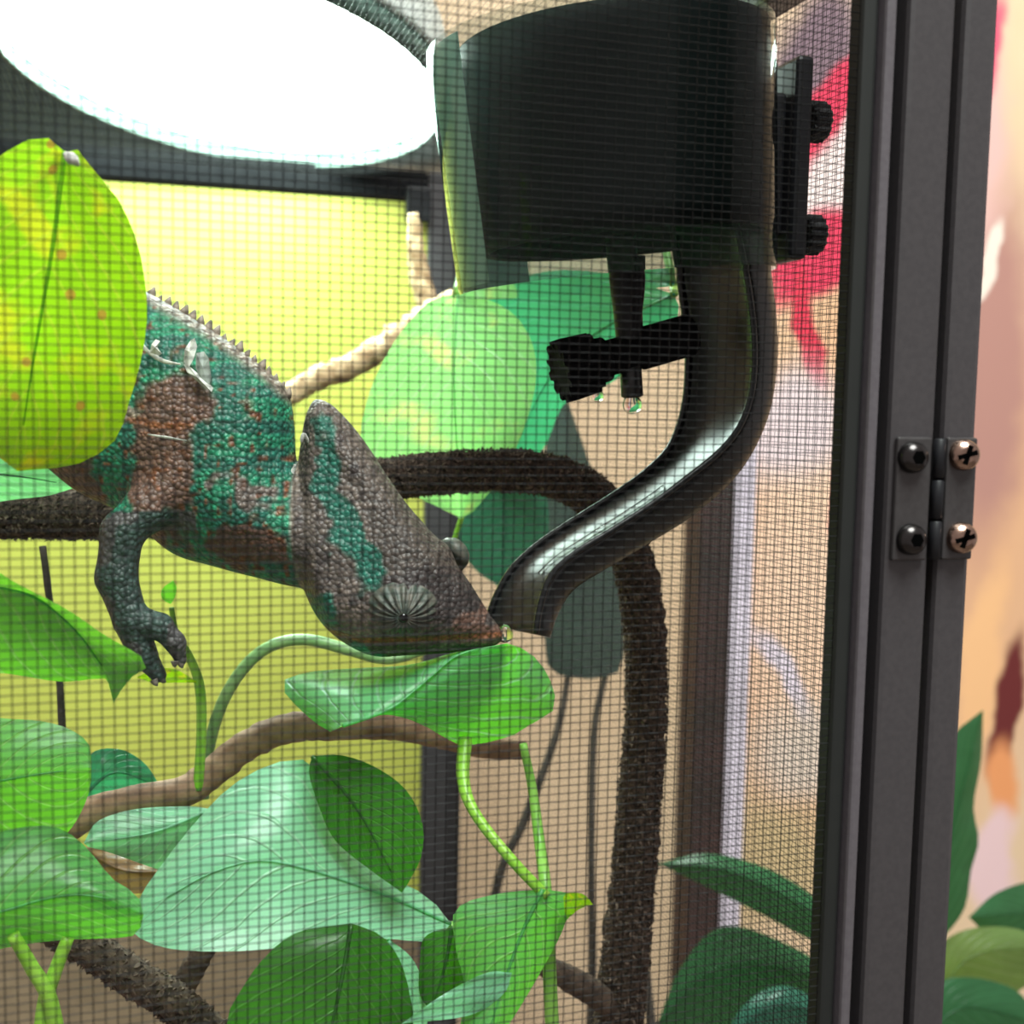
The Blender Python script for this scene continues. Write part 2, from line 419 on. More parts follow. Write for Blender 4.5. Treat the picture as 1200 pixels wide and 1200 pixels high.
# ---------------------------------------------------------------- wire screens
def screen_geo(O, U, V_, nu, nv, pu, pv, r, weave=0.0, sides=4, step=1):
    O, U, V_ = np.array(O, float), np.array(U, float), np.array(V_, float)
    Nn = np.cross(U, V_)
    vs, fs, base = [], [], 0
    def family(nw, pw, D, nl, pl, E, par):
        nonlocal base
        m = nl // step + 1
        k = np.arange(m) * step
        for i in range(nw + 1):
            off = weave * np.where((k + i + par) % 2 == 0, 1.0, -1.0)
            ctr = O + D * (i * pw) + E[None, :] * (k * pl)[:, None] + Nn[None, :] * off[:, None]
            rings = []
            for s in range(sides):
                t = 2 * pi * s / sides
                rings.append(ctr + (D * cos(t) + Nn * sin(t)) * r)
            R = np.stack(rings, 1).reshape(-1, 3)
            idx = np.arange(m - 1)[:, None] * sides
            s0 = np.arange(sides)[None, :]; s1 = (s0 + 1) % sides
            q = np.stack([idx + s0, idx + s1, idx + sides + s1, idx + sides + s0], -1).reshape(-1, 4) + base
            vs.append(R); fs.append(q); base += len(R)
    family(nu, pu, U, nv, pv, V_, 0)
    family(nv, pv, V_, nu, pu, U, 1)
    return np.vstack(vs), np.vstack(fs)

PU, PV, WR = 0.00182, 0.00138, 0.00008
# cage: everything fixed to its posts
XR, YB, ZR, YD = 0.152, 0.604, 0.110, 0.190
cage = thing('screen_cage', 'black aluminium framed screen cage enclosing the chameleon and plants', 'cage', W(0, .4, -.35))
def part_box(name, x0, x1, y0, y1, z0, z1, mat, parent, bev=.0008):
    v, f = box(x0, x1, y0, y1, EYE[2] + z0, EYE[2] + z1, bev)
    return obj(name, v, f, mat, parent, smooth=False)
# front right corner post (hinge side)
part_box('post', .1402, .1474, .187, .205, -.35, ZR + .006, MT['frame'], cage, .0012)
part_box('post', .1442, .1560, .2052, .216, -.35, ZR + .006, MT['frame'], cage, .001)
# back right corner post and the rails
part_box('post', .1385, .1600, YB, YB + .016, -.35, ZR + .006, MT['frame'], cage, .001)
part_box('post', -.235, -.219, YB, YB + .016, -.35, ZR + .006, MT['frame'], cage, .001)
part_box('rail', -.219, .1380, YB, YB + .014, ZR - .008, ZR + .0015, MT['plastic_matte'], cage, .001)
part_box('rail', -.219, .1380, YB + .001, YB + .013, ZR + .0022, ZR + .0062, MT['plastic_matte'], cage, .001)
part_box('rail', XR - .002, XR + .008, .217, YB - .001, ZR - .008, ZR - .0004, MT['frame'], cage, .001)
part_box('corner_bracket', .126, .1384, YB - .006, YB - .0005, ZR - .020, ZR - .003, MT['plastic'], cage, .001)
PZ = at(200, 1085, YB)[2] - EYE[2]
part_box('falloff_panel', -.219, .1383, YB + .001, YB + .0029, -.35, PZ, MT['falloff_panel'], cage, .0)  # added sheet, its brown imitates lamp light fading down the back panel
part_box('back_panel', -.219, .1383, YB + .003, YB + .006, -.35, ZR - .009, MT['panel'], cage, .0)
v, f = screen_geo(W(XR, .217, -.33), (0, 1, 0), (0, 0, 1), 212, 318, PU, PV, WR, weave=WR * .9, sides=3)
tag(obj('side_screen', v, f, MT['wire'], cage, smooth=False), 'fine black wire screen of the right side', kind='stuff')
v, f = screen_geo(W(-.235, .206, ZR), (1, 0, 0), (0, 1, 0), 210, 286, PU, PV, WR * .8, weave=0, sides=3, step=10)
tag(obj('roof_screen', v, f, MT['wire'], cage, smooth=False), 'fine black wire screen of the roof', kind='stuff')

# ---------------------------------------------------------------- door with frame, screen and hinge
door = thing('cage_door', 'screened cage door in front, hung on a black hinge at its right', 'door', W(.02, YD, -.35))
v, f = screen_geo(W(.1225 - 118 * PU, YD, -.150), (1, 0, 0), (0, 0, 1), 118, 190, PU, PV, .000092, weave=.00009, sides=4)
tag(obj('door_screen', v, f, MT['wire'], door, smooth=False), 'fine black wire screen of the door', kind='stuff')
part_box('screen_spline', .1207, .1238, .1888, .1935, -.35, ZR - .003, MT['frame_dark'], door, .0008)
part_box('frame_lip', .1240, .1262, .1868, .196, -.35, ZR - .003, MT['frame_lip'], door, .0007)
part_box('frame_groove', .1263, .1287, .1950, .199, -.35, ZR - .003, MT['frame_dark'], door, 0)
part_box('stile', .1288, .1384, .187, .202, -.35, ZR - .003, MT['frame'], door, .0011)
# hinge: two leaves, knuckle, four screws
hz0, hz1 = at(1066, 657, .186)[2], at(1066, 512, .186)[2]
hz0 -= EYE[2]; hz1 -= EYE[2]
hx = lambda px: at(px, 585, .186)[0]
hinge = part_box('hinge', hx(1048), hx(1088), .1856, .1869, hz0, hz1, MT['hinge'], door, .0004)
part_box('hinge_leaf', hx(1106), hx(1141), .1856, .1869, hz0, hz1, MT['hinge'], hinge, .0004)
kx = hx(1099)
for k in range(3):
    za = hz0 + (hz1 - hz0) * k / 3; zb = hz0 + (hz1 - hz0) * (k + 1) / 3 - .0002
    v, f = lathe(W(kx, .1862, za), (0, 0, 1), [(.0007, 0), (.0011, .0003), (.0011, zb - za - .0003), (.0007, zb - za)], 16)
    obj('hinge_knuckle', v, f, MT['plastic'], hinge)
def screw(px, py, mat, kind):
    c = at(px, py, .1856); c[1] = .1856
    R = .0029
    prof = [(R, 0), (R, -.0006), (R * .96, -.0012), (R * .80, -.0019), (R * .5, -.0024), (R * .44, -.00245)]
    prof = [(r, -h) for r, h in prof]
    ax = (-.25 if kind == 'cross' else -.04, -1, 0.03)
    v, f = lathe(c, ax, prof, 24)
    s = obj('screw', v, f, mat, hinge)
    x, y, a = frame_of(ax)
    if kind == 'hex':
        v, f = lathe(c + a * .00235, a, [(R * .46, -.0003), (R * .46, .00016)], 6)
        v2, f2 = v, f
    else:
        P = []
        for d1, d2 in ((x, y), (y, x)):
            d1 = (d1 + .3 * d2); d1 /= np.linalg.norm(d1); d2p = np.cross(a, d1)
            o = c + a * .0018
            vv = [o + d1 * sx * R * .62 + d2p * sy * R * .15 + a * sz * .00075 for sz in (0, 1) for sx, sy in ((-1, -1), (1, -1), (1, 1), (-1, 1))]
            P.append((vv, [(3, 2, 1, 0), (4, 5, 6, 7), (0, 1, 5, 4), (1, 2, 6, 5), (2, 3, 7, 6), (3, 0, 4, 7)]))
        v2, f2 = merge(P)
    v = v2; f = f2
    return s, v, f
for px, py, m_, k_ in ((1068, 536, 'screw_black', 'hex'), (1066, 632, 'screw_black', 'hex'), (1128, 533, 'screw_copper', 'cross'), (1125, 630, 'screw_copper', 'cross')):
    s, v, f = screw(px, py, MT[m_], k_)
    tag(s, 'dark hex socket screw' if k_ == 'hex' else 'copper toned cross head screw')
    o = obj('screw_recess', v, f, MT['screw_hole'], hinge, smooth=False)

# ---------------------------------------------------------------- dome lamp resting on the roof
LC = W(.032, .529, .1330); LR = .0925
LN = np.array([.147, .147, .978])
lamp = thing('dome_lamp', 'round glowing dome lamp resting on the cage roof', 'lamp', LC)
v, f = lathe(LC, LN, [(LR * .995, .0072), (LR * .6, .0076), (LR * .2, .0078)], 72)
obj('lens', v, f, MT['lamp_glow'], lamp)
v, f = lathe(LC, LN, [(LR, .0), (LR * 1.02, .0), (LR * 1.02, .0088), (LR, .0088), (LR, .0)], 72, caps=False)
obj('rim', v, f, MT['lamp_rim'], lamp)
prof = [(LR * 1.03, .0092)] + [(LR * 1.03 * cos(t), .009 + .07 * sin(t)) for t in np.linspace(.05, 1.35, 10)]
v, f = lathe(LC, LN, prof, 72)
obj('shade', v, f, MT['lamp_shade'], lamp)
v, f = lathe(LC + LN * .0735, LN, [(.021, 0), (.023, .003), (.023, .03), (.018, .036)], 32)
obj('socket', v, f, MT['plastic'], lamp)

# ---------------------------------------------------------------- branches
def branch(name, label, cat, pts, mat, rough=.05, sides=14, dens=7, fuzz=0, group=None):
    """pts: (px, py, radius px, Y)"""
    P = [at(x, y, Y) for x, y, r, Y in pts]
    R = [r * Y / F for x, y, r, Y in pts]
    t = thing(name, label, cat, P[0], group)
    v, f = tube(P, R, sides=sides, n=len(P) * dens, rough=rough)
    obj('bark', v, f, mat, t)
    if fuzz:
        Q = catmull(np.c_[np.array(P), R], 400)
        parts = []
        for _ in range(fuzz):
            i = rng.integers(2, 398); tan = Q[i + 1, :3] - Q[i - 1, :3]; tan /= np.linalg.norm(tan)
            d = rng.normal(size=3); d -= tan * (d @ tan); d /= np.linalg.norm(d)
            b = np.cross(tan, d); o = Q[i, :3] + d * Q[i, 3] * rng.uniform(.92, 1.02)
            w = rng.uniform(.0003, .0008); h = rng.uniform(.0003, .0011)
            tw = tan * rng.normal(0, .0008) + b * rng.normal(0, .0006)
            parts.append(([o + tan * w, o - tan * w * .6 + b * w, o - tan * w * .6 - b * w, o + d * h + tw], [(0, 1, 3), (1, 2, 3), (2, 0, 3)]))
        v, f = merge(parts)
        tag(obj('bark_fuzz', v, np.array(f), MT['fuzz'], t, smooth=False), kind='stuff')
    return t

branch('jungle_vine', 'dark fuzzy-barked vine running behind the chameleon and down past the spout', 'branch',
       [(-120, 590, 27, .350), (20, 602, 27, .338), (160, 602, 27, .328), (300, 590, 26, .320), (445, 563, 25, .316), (540, 553, 25, .315), (620, 553, 26, .315), (675, 568, 27, .315),
        (715, 605, 27, .312), (742, 660, 26, .308), (755, 740, 26, .305), (757, 830, 27, .305), (750, 930, 28, .305), (742, 1030, 29, .305), (733, 1120, 31, .305), (722, 1220, 33, .305), (715, 1330, 34, .305)],
       MT['bark_fuzzy'], rough=.07, sides=16, dens=9, fuzz=9000)
br = branch('branch', 'smooth light brown branch curving across behind the big leaf', 'branch',
       [(78, 968, 19, .290), (110, 951, 18, .290), (165, 936, 17, .290), (215, 928, 18, .292), (250, 905, 18, .294), (290, 873, 18, .296), (340, 853, 18, .298), (400, 850, 18, .30), (460, 850, 18, .302), (520, 862, 17, .304), (570, 876, 14, .306), (614, 879, 12, .308)],
       MT['branch'], rough=.03)
branch('branch', 'dark brown rough branch slanting down at the bottom left', 'branch',
       [(60, 1085, 18, .29), (110, 1115, 20, .29), (160, 1148, 21, .29), (205, 1175, 22, .29), (260, 1225, 22, .29)], MT['branch_dark'], rough=.06, fuzz=900)
branch('branch', 'short dark branch rising to meet the big mint leaf at the bottom', 'branch',
       [(250, 1095, 12, .296), (232, 1125, 14, .296), (214, 1160, 15, .296), (205, 1195, 15, .296)], MT['branch_dark'], rough=.05)
branch('branch', 'dark brown branch stub beside the foot of the fuzzy vine', 'branch',
       [(615, 1122, 9, .300), (650, 1138, 15, .300), (690, 1160, 17, .301), (716, 1178, 17, .303)], MT['branch_dark'], rough=.05)
branch('twig', 'pale tan twig slanting up behind the chameleon head', 'twig',
       [(325, 470, 11, .46), (370, 445, 14, .46), (420, 425, 15, .46), (470, 392, 15, .46), (505, 368, 15, .465), (540, 352, 14, .47)], MT['twig'], rough=.14, fuzz=0)
branch('twig', 'pale tan upright twig beside the back corner post', 'twig',
       [(484, 250, 6, .50), (487, 285, 10, .50), (493, 330, 12, .50), (508, 372, 13, .50), (530, 420, 12, .50)], MT['twig'], rough=.12)
branch('twig', 'thin brown upright stalk behind the left leaves', 'twig',
       [(50, 640, 4, .33), (60, 720, 4, .33), (70, 800, 4, .33), (74, 900, 5, .33), (76, 985, 5, .33)], MT['thin_stem'], rough=.04, sides=8)

# ---------------------------------------------------------------- leaves
def leaf(plant, mid, left, right, Y0, Y1, mat, fold=(0.0, 0.0), arch=0.0, ruffle=.0005, rib=True, nseg=22, nx=7, ribmat=None, ribw=.0005):
    """blade between two outlines meeting at base and tip; fold = depth gained from midrib to each edge (left, right), arch = depth sag mid length"""
    S = np.linspace(0, 1, nseg)
    def samp(p):
        q = catmull(np.array([(x, y, 0) for x, y in p], float), nseg * 4)
        d = np.r_[0, np.cumsum(np.linalg.norm(np.diff(q, axis=0), axis=1))]; d /= d[-1]
        return np.c_[np.interp(S, d, q[:, 0]), np.interp(S, d, q[:, 1])]
    base, tip = mid[0], mid[-1]
    m = samp(mid); l = samp([base] + list(left) + [tip]); r = samp([base] + list(right) + [tip])
    V, UVs = [], []
    ph = rng.uniform(0, 6)
    for i, s in enumerate(S):
        Yc = Y0 + (Y1 - Y0) * s - arch * sin(pi * s)
        for j in range(-nx, nx + 1):
            t = j / nx; e = l[i] if t < 0 else r[i]; a = abs(t)
            p = m[i] * (1 - a) + e * a
            fd = fold[0] if t < 0 else fold[1]
            w = sin(pi * min(1, s * 1.02)) ** .5 if 0 < s < 1 else 0
            Y = Yc + fd * (a ** 1.4) * w + ruffle * sin(s * 13 + t * 4 + ph) * a * w
            V.append(at(p[0], p[1], Y)); UVs.append((s, t))
    k = 2 * nx + 1
    Fc = [(i * k + j, i * k + j + 1, (i + 1) * k + j + 1, (i + 1) * k + j) for i in range(nseg - 1) for j in range(k - 1)]
    o = obj('leaf', V, Fc, mat, plant, uv=UVs)
    if rib:
        P = [np.array(V[i * k + nx]) for i in range(0, nseg - 1, 3)]
        toward = -fw * .0002
        v, f = tube([p + toward for p in P], np.linspace(ribw, ribw * .3, len(P)), sides=6, n=nseg)
        obj('midrib', v, f, ribmat or mat, o, uv=[(.5, .5)] * len(v))
    return o
def stem(plant, pts, mat, name='stem'):
    P = [at(x, y, Y) for x, y, r, Y in pts]; R = [r * Y / F for x, y, r, Y in pts]
    v, f = tube(P, R, sides=10, n=len(P) * 7)
    return obj(name, v, f, mat, plant)

# yellowing leaf hanging at the left, in front of the chameleon
pl = thing('pothos_plant', 'large backlit yellow-green leaf with brown specks at the far left', 'plant', at(75, 150, .228))
leaf(pl, [(76, 178), (62, 290), (40, 420), (20, 552)], [(50, 160), (10, 176), (-50, 225), (-85, 310), (-80, 410), (-40, 500)],
     [(84, 168), (112, 202), (140, 236), (160, 282), (170, 330), (172, 380), (163, 432), (149, 478), (136, 515), (90, 544)], .226, .232, MT['leaf_yellow'], fold=(.010, .012), arch=.004, ruffle=.0012)
v, f = tube([at(76, 180, .2255), at(84, 186, .2245), at(92, 194, .2255)], [.0004, .0011, .0003], sides=8, n=10)
obj('curled_edge', v, f, principled('dry_white_edge', (.75, .75, .7), rough=.6), pl)
stem(pl, [(72, 185, 5, .2275), (50, 230, 6, .240), (0, 290, 7, .246), (-90, 300, 8, .25)], MT['stem'], 'petiole')

pl = thing('pothos_plant', 'small mint leaf peeking out above the dark vine at the left edge', 'plant', at(-60, 560, .275))
leaf(pl, [(-90, 560), (0, 556), (92, 570)], [(-40, 530), (20, 521), (55, 540)], [(-40, 590), (20, 585), (60, 580)], .325, .312, MT['leaf_mint'], fold=(.002, .002))
stem(pl, [(-90, 560, 6, .325), (-150, 620, 6, .325), (-170, 760, 7, .325)], MT['stem'], 'petiole')

# lower left group
pl = thing('pothos_plant', 'folded bright green leaf with a dark curled flap at the left, below the vine', 'plant', at(-80, 720, .245))
leaf(pl, [(-110, 680), (20, 692), (62, 714), (100, 752), (122, 785), (133, 824)], [(-60, 640), (20, 684), (78, 714), (122, 744), (173, 776), (150, 797)], [(-90, 770), (20, 791), (75, 799), (126, 796)], .244, .240, MT['leaf_green'], fold=(-.016, .010), arch=.002)
stem(pl, [(-110, 680, 6, .244), (-160, 720, 6, .25), (-190, 900, 7, .26)], MT['stem'], 'petiole')

pl = thing('pothos_plant', 'cluster of broad green leaves filling the lower left corner', 'plant', at(-40, 1190, .25))
leaf(pl, [(-90, 930), (0, 915), (60, 905), (107, 900)], [(-30, 850), (20, 843), (70, 850), (103, 870)], [(-40, 1010), (30, 1010), (80, 975), (104, 930)], .262, .266, MT['leaf_green'], fold=(.006, .008))
leaf(pl, [(-110, 1090), (-20, 1074), (60, 1052), (120, 1050), (168, 1072)], [(-60, 1000), (0, 975), (60, 968), (98, 990), (132, 1030), (160, 1048)], [(-60, 1130), (0, 1112), (70, 1102), (150, 1098), (164, 1088)], .236, .240, MT['leaf_green'], fold=(.010, .004), arch=-.003)
leaf(pl, [(95, 935), (135, 905), (188, 922)], [(105, 885), (140, 878), (170, 895)], [(120, 945), (160, 942)], .300, .305, MT['leaf_teal'], fold=(.004, .004))
leaf(pl, [(248, 948), (180, 975), (98, 988)], [(220, 945), (160, 948), (115, 962)], [(232, 1000), (195, 1030), (160, 1025), (120, 1005)], .282, .276, MT['leaf_mint'], fold=(.004, .006))
stem(pl, [(80, 1098, 7, .245), (64, 1140, 8, .245), (52, 1180, 9, .245), (45, 1260, 10, .245)], MT['stem_bright'])
stem(pl, [(15, 1095, 7, .242), (38, 1135, 8, .243), (58, 1172, 9, .2435), (75, 1260, 10, .2455)], MT['stem_bright'])
stem(pl, [(-110, 1090, 7, .236), (-100, 1170, 8, .24), (-60, 1260, 9, .245)], MT['stem'])
stem(pl, [(-90, 930, 6, .262), (-100, 1080, 8, .26), (-70, 1260, 9, .25)], MT['stem'])

# tendrils
pl = thing('pothos_tendril', 'thin green tendril with a tiny bud hanging under the chameleon foot', 'plant', at(232, 900, .300))
stem(pl, [(232, 925, 6, .29), (236, 860, 6, .29), (234, 805, 6, .29), (222, 770, 5, .29), (206, 742, 4, .29), (201, 712, 3, .29)], MT['stem_bright'])
leaf(pl, [(200, 708), (198, 694), (203, 680)], [(190, 702), (190, 690)], [(205, 700), (207, 688)], .29, .289, MT['leaf_green'], rib=False, nseg=8, nx=3)
leaf(pl, [(232, 800), (200, 792), (160, 794)], [(205, 784), (180, 785)], [(205, 800), (180, 800)], .289, .286, MT['leaf_yellow'], rib=False, nseg=10, nx=3)
pl = thing('pothos_tendril', 'green arching tendril curving below the chameleon chin', 'plant', at(235, 900, .315))
stem(pl, [(238, 935, 7, .315), (244, 880, 7, .315), (260, 825, 7, .315), (288, 780, 7, .315), (322, 755, 7, .315), (362, 750, 7, .315), (410, 762, 7, .312), (455, 773, 6, .31), (500, 762, 5, .31)], MT['stem_blue'])

# centre leaves under the chameleon
pl = thing('pothos_plant', 'pothos with a big mint leaf and folded bright leaf under the chameleon chin', 'plant', at(560, 1250, .25))
leaf(pl, [(528, 1082), (430, 1040), (300, 1008), (205, 1046), (150, 1088)], [(500, 1050), (440, 1018), (395, 975), (372, 900), (330, 892), (275, 918), (232, 960), (192, 1010), (163, 1052)], [(508, 1103), (440, 1100), (360, 1108), (270, 1115), (200, 1112), (165, 1100)], .256, .250, MT['leaf_mint'], fold=(.016, -.010), arch=.003)
leaf(pl, [(366, 886), (420, 950), (471, 1046)], [(400, 885), (440, 899), (476, 926), (495, 965), (494, 1002), (480, 1032)], [(362, 905), (372, 940), (392, 984), (432, 1018)], .248, .244, MT['leaf_dark'], fold=(.004, .006))
leaf(pl, [(402, 850), (458, 830), (500, 797), (540, 766), (594, 754)], [(385, 857), (348, 828), (330, 801), (360, 788), (420, 783), (480, 779), (535, 764)], [(455, 835), (500, 852), (543, 873), (600, 862), (625, 846), (646, 836), (650, 812), (634, 778), (612, 760)], .238, .247, MT['leaf_fold'], fold=(.032, .020), arch=-.002, ruffle=.001)
leaf(pl, [(412, 1082), (400, 1150), (370, 1290)], [(350, 1092), (312, 1120), (284, 1158), (266, 1200), (290, 1260)], [(446, 1096), (468, 1124), (480, 1165), (482, 1210), (440, 1270)], .238, .228, MT['leaf_dark'], fold=(.006, .008), arch=.002)
leaf(pl, [(455, 1100), (470, 1150), (480, 1260)], [(440, 1120), (440, 1200)], [(482, 1122), (496, 1155), (500, 1210)], .246, .24, MT['leaf_mint'], fold=(.003, .003))
leaf(pl, [(530, 1085), (522, 1130), (505, 1185)], [(498, 1098), (492, 1130), (492, 1165)], [(546, 1105), (550, 1140), (540, 1172)], .246, .242, MT['leaf_dark'], fold=(.003, .003))
leaf(pl, [(636, 1042), (605, 1110), (560, 1250)], [(580, 1048), (534, 1066), (534, 1110), (545, 1160), (540, 1210)], [(668, 1047), (694, 1057), (668, 1072), (655, 1100), (632, 1142), (600, 1195)], .236, .226, MT['leaf_green'], fold=(.008, .006), arch=-.002)
leaf(pl, [(660, 1052), (675, 1052), (695, 1060)], [(665, 1046), (684, 1048)], [(664, 1076), (680, 1064)], .2345, .2335, MT['leaf_yellow'], rib=False, nseg=8, nx=3)
leaf(pl, [(600, 1140), (560, 1155), (500, 1190), (470, 1200)], [(570, 1140), (520, 1165)], [(590, 1165), (550, 1190)], .232, .230, MT['leaf_mint'], rib=False)
stem(pl, [(545, 866, 9, .260), (543, 915, 8, .254), (558, 955, 7, .248), (600, 1008, 7, .24), (640, 1050, 7, .237)], MT['stem_bright'], 'petiole')
stem(pl, [(613, 872, 5, .262), (624, 925, 6, .262), (632, 985, 7, .256), (640, 1050, 8, .245), (645, 1160, 9, .245), (650, 1260, 9, .245)], MT['stem'])
stem(pl, [(367, 888, 3, .2485), (380, 905, 4, .266), (410, 960, 5, .282), (440, 1100, 7, .275), (520, 1260, 8, .262)], MT['stem'])
stem(pl, [(528, 1082, 5, .257), (560, 1180, 7, .257), (570, 1260, 8, .253)], MT['stem'])

# leaves behind, further in the cage
pl = thing('pothos_plant', 'pale variegated heart-shaped leaf hanging behind the chameleon head', 'plant', at(535, 340, .39))
leaf(pl, [(536, 346), (532, 450), (541, 608)], [(505, 352), (468, 392), (440, 442), (424, 495), (427, 535), (455, 565), (515, 595)], [(570, 350), (606, 372), (626, 410), (627, 455), (610, 512), (585, 560), (556, 598)], .362, .352, MT['leaf_pale'], fold=(-.014, -.012), arch=.006)
stem(pl, [(536, 346, 6, .362), (545, 300, 7, .375), (560, 200, 8, .40), (566, 130, 8, .405)], MT['stem'], 'petiole')
stem(pl, [(541, 606, 3, .352), (530, 640, 3, .352)], MT['stem_bright'])
pl = thing('pothos_plant', 'teal leaf behind the drip nozzle and cup', 'plant', at(800, 330, .40))
leaf(pl, [(790, 345), (700, 390), (640, 450), (588, 565)], [(720, 322), (640, 318), (572, 348), (545, 430), (552, 530)], [(794, 374), (742, 430), (702, 456), (662, 472), (640, 520), (615, 560)], .304, .46, MT['leaf_teal'], fold=(.004, .004))
stem(pl, [(790, 345, 5, .304), (788, 330, 5, .310), (770, 240, 6, .322), (760, 150, 7, .326)], MT['stem'], 'petiole')
pl = thing('pothos_plant', 'dark teal leaf under the horizontal vine behind the chameleon snout', 'plant', at(600, 580, .45))
leaf(pl, [(590, 560), (592, 620), (588, 690)], [(548, 575), (538, 620), (552, 662)], [(635, 572), (643, 620), (634, 660)], .44, .43, MT['leaf_tealdark'], fold=(.004, .004))
stem(pl, [(590, 560, 4, .44), (598, 500, 5, .45), (600, 420, 5, .46)], MT['stem'], 'petiole')
pl = thing('dry_leaf', 'dry brown leaf lying between the mint leaf and the corner leaves', 'leaf', at(140, 1020, .262))
leaf(pl, [(92, 990), (140, 1018), (194, 1022)], [(125, 998), (165, 1012)], [(112, 1020), (140, 1042), (168, 1046)], .262, .260, MT['leaf_dry'], fold=(.003, .003))

# ---------------------------------------------------------------- plants outside the cage
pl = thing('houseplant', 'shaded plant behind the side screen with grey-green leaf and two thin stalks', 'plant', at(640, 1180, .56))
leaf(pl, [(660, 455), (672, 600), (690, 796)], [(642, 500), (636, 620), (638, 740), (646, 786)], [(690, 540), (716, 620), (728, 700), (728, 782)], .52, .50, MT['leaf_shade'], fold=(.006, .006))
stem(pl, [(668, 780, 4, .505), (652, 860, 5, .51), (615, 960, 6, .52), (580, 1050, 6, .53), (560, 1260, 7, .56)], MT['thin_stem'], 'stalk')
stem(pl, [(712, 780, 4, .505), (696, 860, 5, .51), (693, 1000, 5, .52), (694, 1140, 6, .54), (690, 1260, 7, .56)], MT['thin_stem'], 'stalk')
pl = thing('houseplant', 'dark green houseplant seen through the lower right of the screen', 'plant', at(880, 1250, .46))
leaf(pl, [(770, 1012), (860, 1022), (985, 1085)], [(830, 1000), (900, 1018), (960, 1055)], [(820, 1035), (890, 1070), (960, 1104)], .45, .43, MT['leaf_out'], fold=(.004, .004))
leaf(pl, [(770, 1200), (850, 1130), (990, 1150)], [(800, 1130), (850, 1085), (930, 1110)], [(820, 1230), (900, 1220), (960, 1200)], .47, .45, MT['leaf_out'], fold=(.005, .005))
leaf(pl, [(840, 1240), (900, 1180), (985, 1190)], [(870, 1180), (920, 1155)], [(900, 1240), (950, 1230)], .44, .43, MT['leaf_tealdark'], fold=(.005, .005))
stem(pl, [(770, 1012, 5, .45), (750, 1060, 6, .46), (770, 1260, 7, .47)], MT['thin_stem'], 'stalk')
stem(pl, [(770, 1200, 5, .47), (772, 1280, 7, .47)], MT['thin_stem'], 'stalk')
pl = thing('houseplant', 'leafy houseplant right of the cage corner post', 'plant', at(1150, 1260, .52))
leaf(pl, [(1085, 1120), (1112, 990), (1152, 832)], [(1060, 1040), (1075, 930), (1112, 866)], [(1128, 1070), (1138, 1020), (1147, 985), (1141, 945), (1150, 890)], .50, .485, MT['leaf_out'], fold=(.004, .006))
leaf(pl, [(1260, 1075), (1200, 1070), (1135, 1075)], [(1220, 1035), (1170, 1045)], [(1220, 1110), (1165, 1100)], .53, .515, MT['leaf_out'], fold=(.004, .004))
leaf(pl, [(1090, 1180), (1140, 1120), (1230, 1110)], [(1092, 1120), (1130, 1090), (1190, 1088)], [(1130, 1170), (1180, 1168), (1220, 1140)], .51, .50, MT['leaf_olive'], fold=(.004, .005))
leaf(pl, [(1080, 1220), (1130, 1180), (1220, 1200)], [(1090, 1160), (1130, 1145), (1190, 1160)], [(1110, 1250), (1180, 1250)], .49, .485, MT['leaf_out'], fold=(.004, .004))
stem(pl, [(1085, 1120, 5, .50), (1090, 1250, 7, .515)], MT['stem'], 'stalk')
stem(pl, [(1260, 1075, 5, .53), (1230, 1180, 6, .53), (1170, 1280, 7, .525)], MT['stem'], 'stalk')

# ---------------------------------------------------------------- drinking cup with spout
fount = thing('drinking_cup', 'smoky clear cup with black sleeve and black curved drinking spout', 'cup', at(730, 400, .267))
# cup axis leans left at the top
ca = at(722, 332, .268); cb = at(702, 50, .268)
axis = cb - ca; clen = np.linalg.norm(axis); axis /= clen
RB, RTp = .0375, .0405
prof = [(RB - .0002, .0), (RB, .0012)] + [(RB + (RTp - RB) * t, clen * t) for t in np.linspace(.04, .94, 12)] + [(RTp - .0004, clen)]
v, f = lathe(ca, axis, prof, 72, caps=False)
obj('cup_wall', v, f, MT['cup_clear'], fount)
# added mint strip behind the clear wall, painting lamp glow opposite the clip
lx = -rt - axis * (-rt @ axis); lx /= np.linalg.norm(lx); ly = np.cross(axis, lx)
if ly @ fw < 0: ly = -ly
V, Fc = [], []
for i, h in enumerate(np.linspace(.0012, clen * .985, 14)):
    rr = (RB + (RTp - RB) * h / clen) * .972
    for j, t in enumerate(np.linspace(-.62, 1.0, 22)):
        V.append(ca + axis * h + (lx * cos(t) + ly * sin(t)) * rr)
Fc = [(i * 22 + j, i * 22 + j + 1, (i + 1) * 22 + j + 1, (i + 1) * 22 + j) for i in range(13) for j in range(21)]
obj('limb_glow', V, Fc, MT['limb_glow'], fount)
v, f = lathe(ca, axis, [(RB - .0002, .0), (RB * .5, .0004), (RB * .1, .0005)], 72, caps=False)
obj('cup_base', v, f, MT['cup_clear'], fount)
prof = [(RB * .85, .0085), (RB * .86, .0095)] + [((RB + (RTp - RB) * t) * .88, clen * t) for t in np.linspace(.15, .97, 8)]
v, f = lathe(ca + rt * .0026 - fw * .0036, axis, prof, 64, caps=False)
obj('sleeve', v, f, MT['cup_sleeve'], fount)
v, f = lathe(ca + rt * .0026 - fw * .0036, axis, [(RTp * .88, clen * .97), (RTp * .5, clen * .975), (RTp * .1, clen * .975)], 64, caps=True)
obj('sleeve_top', v, f, MT['cup_sleeve'], fount)

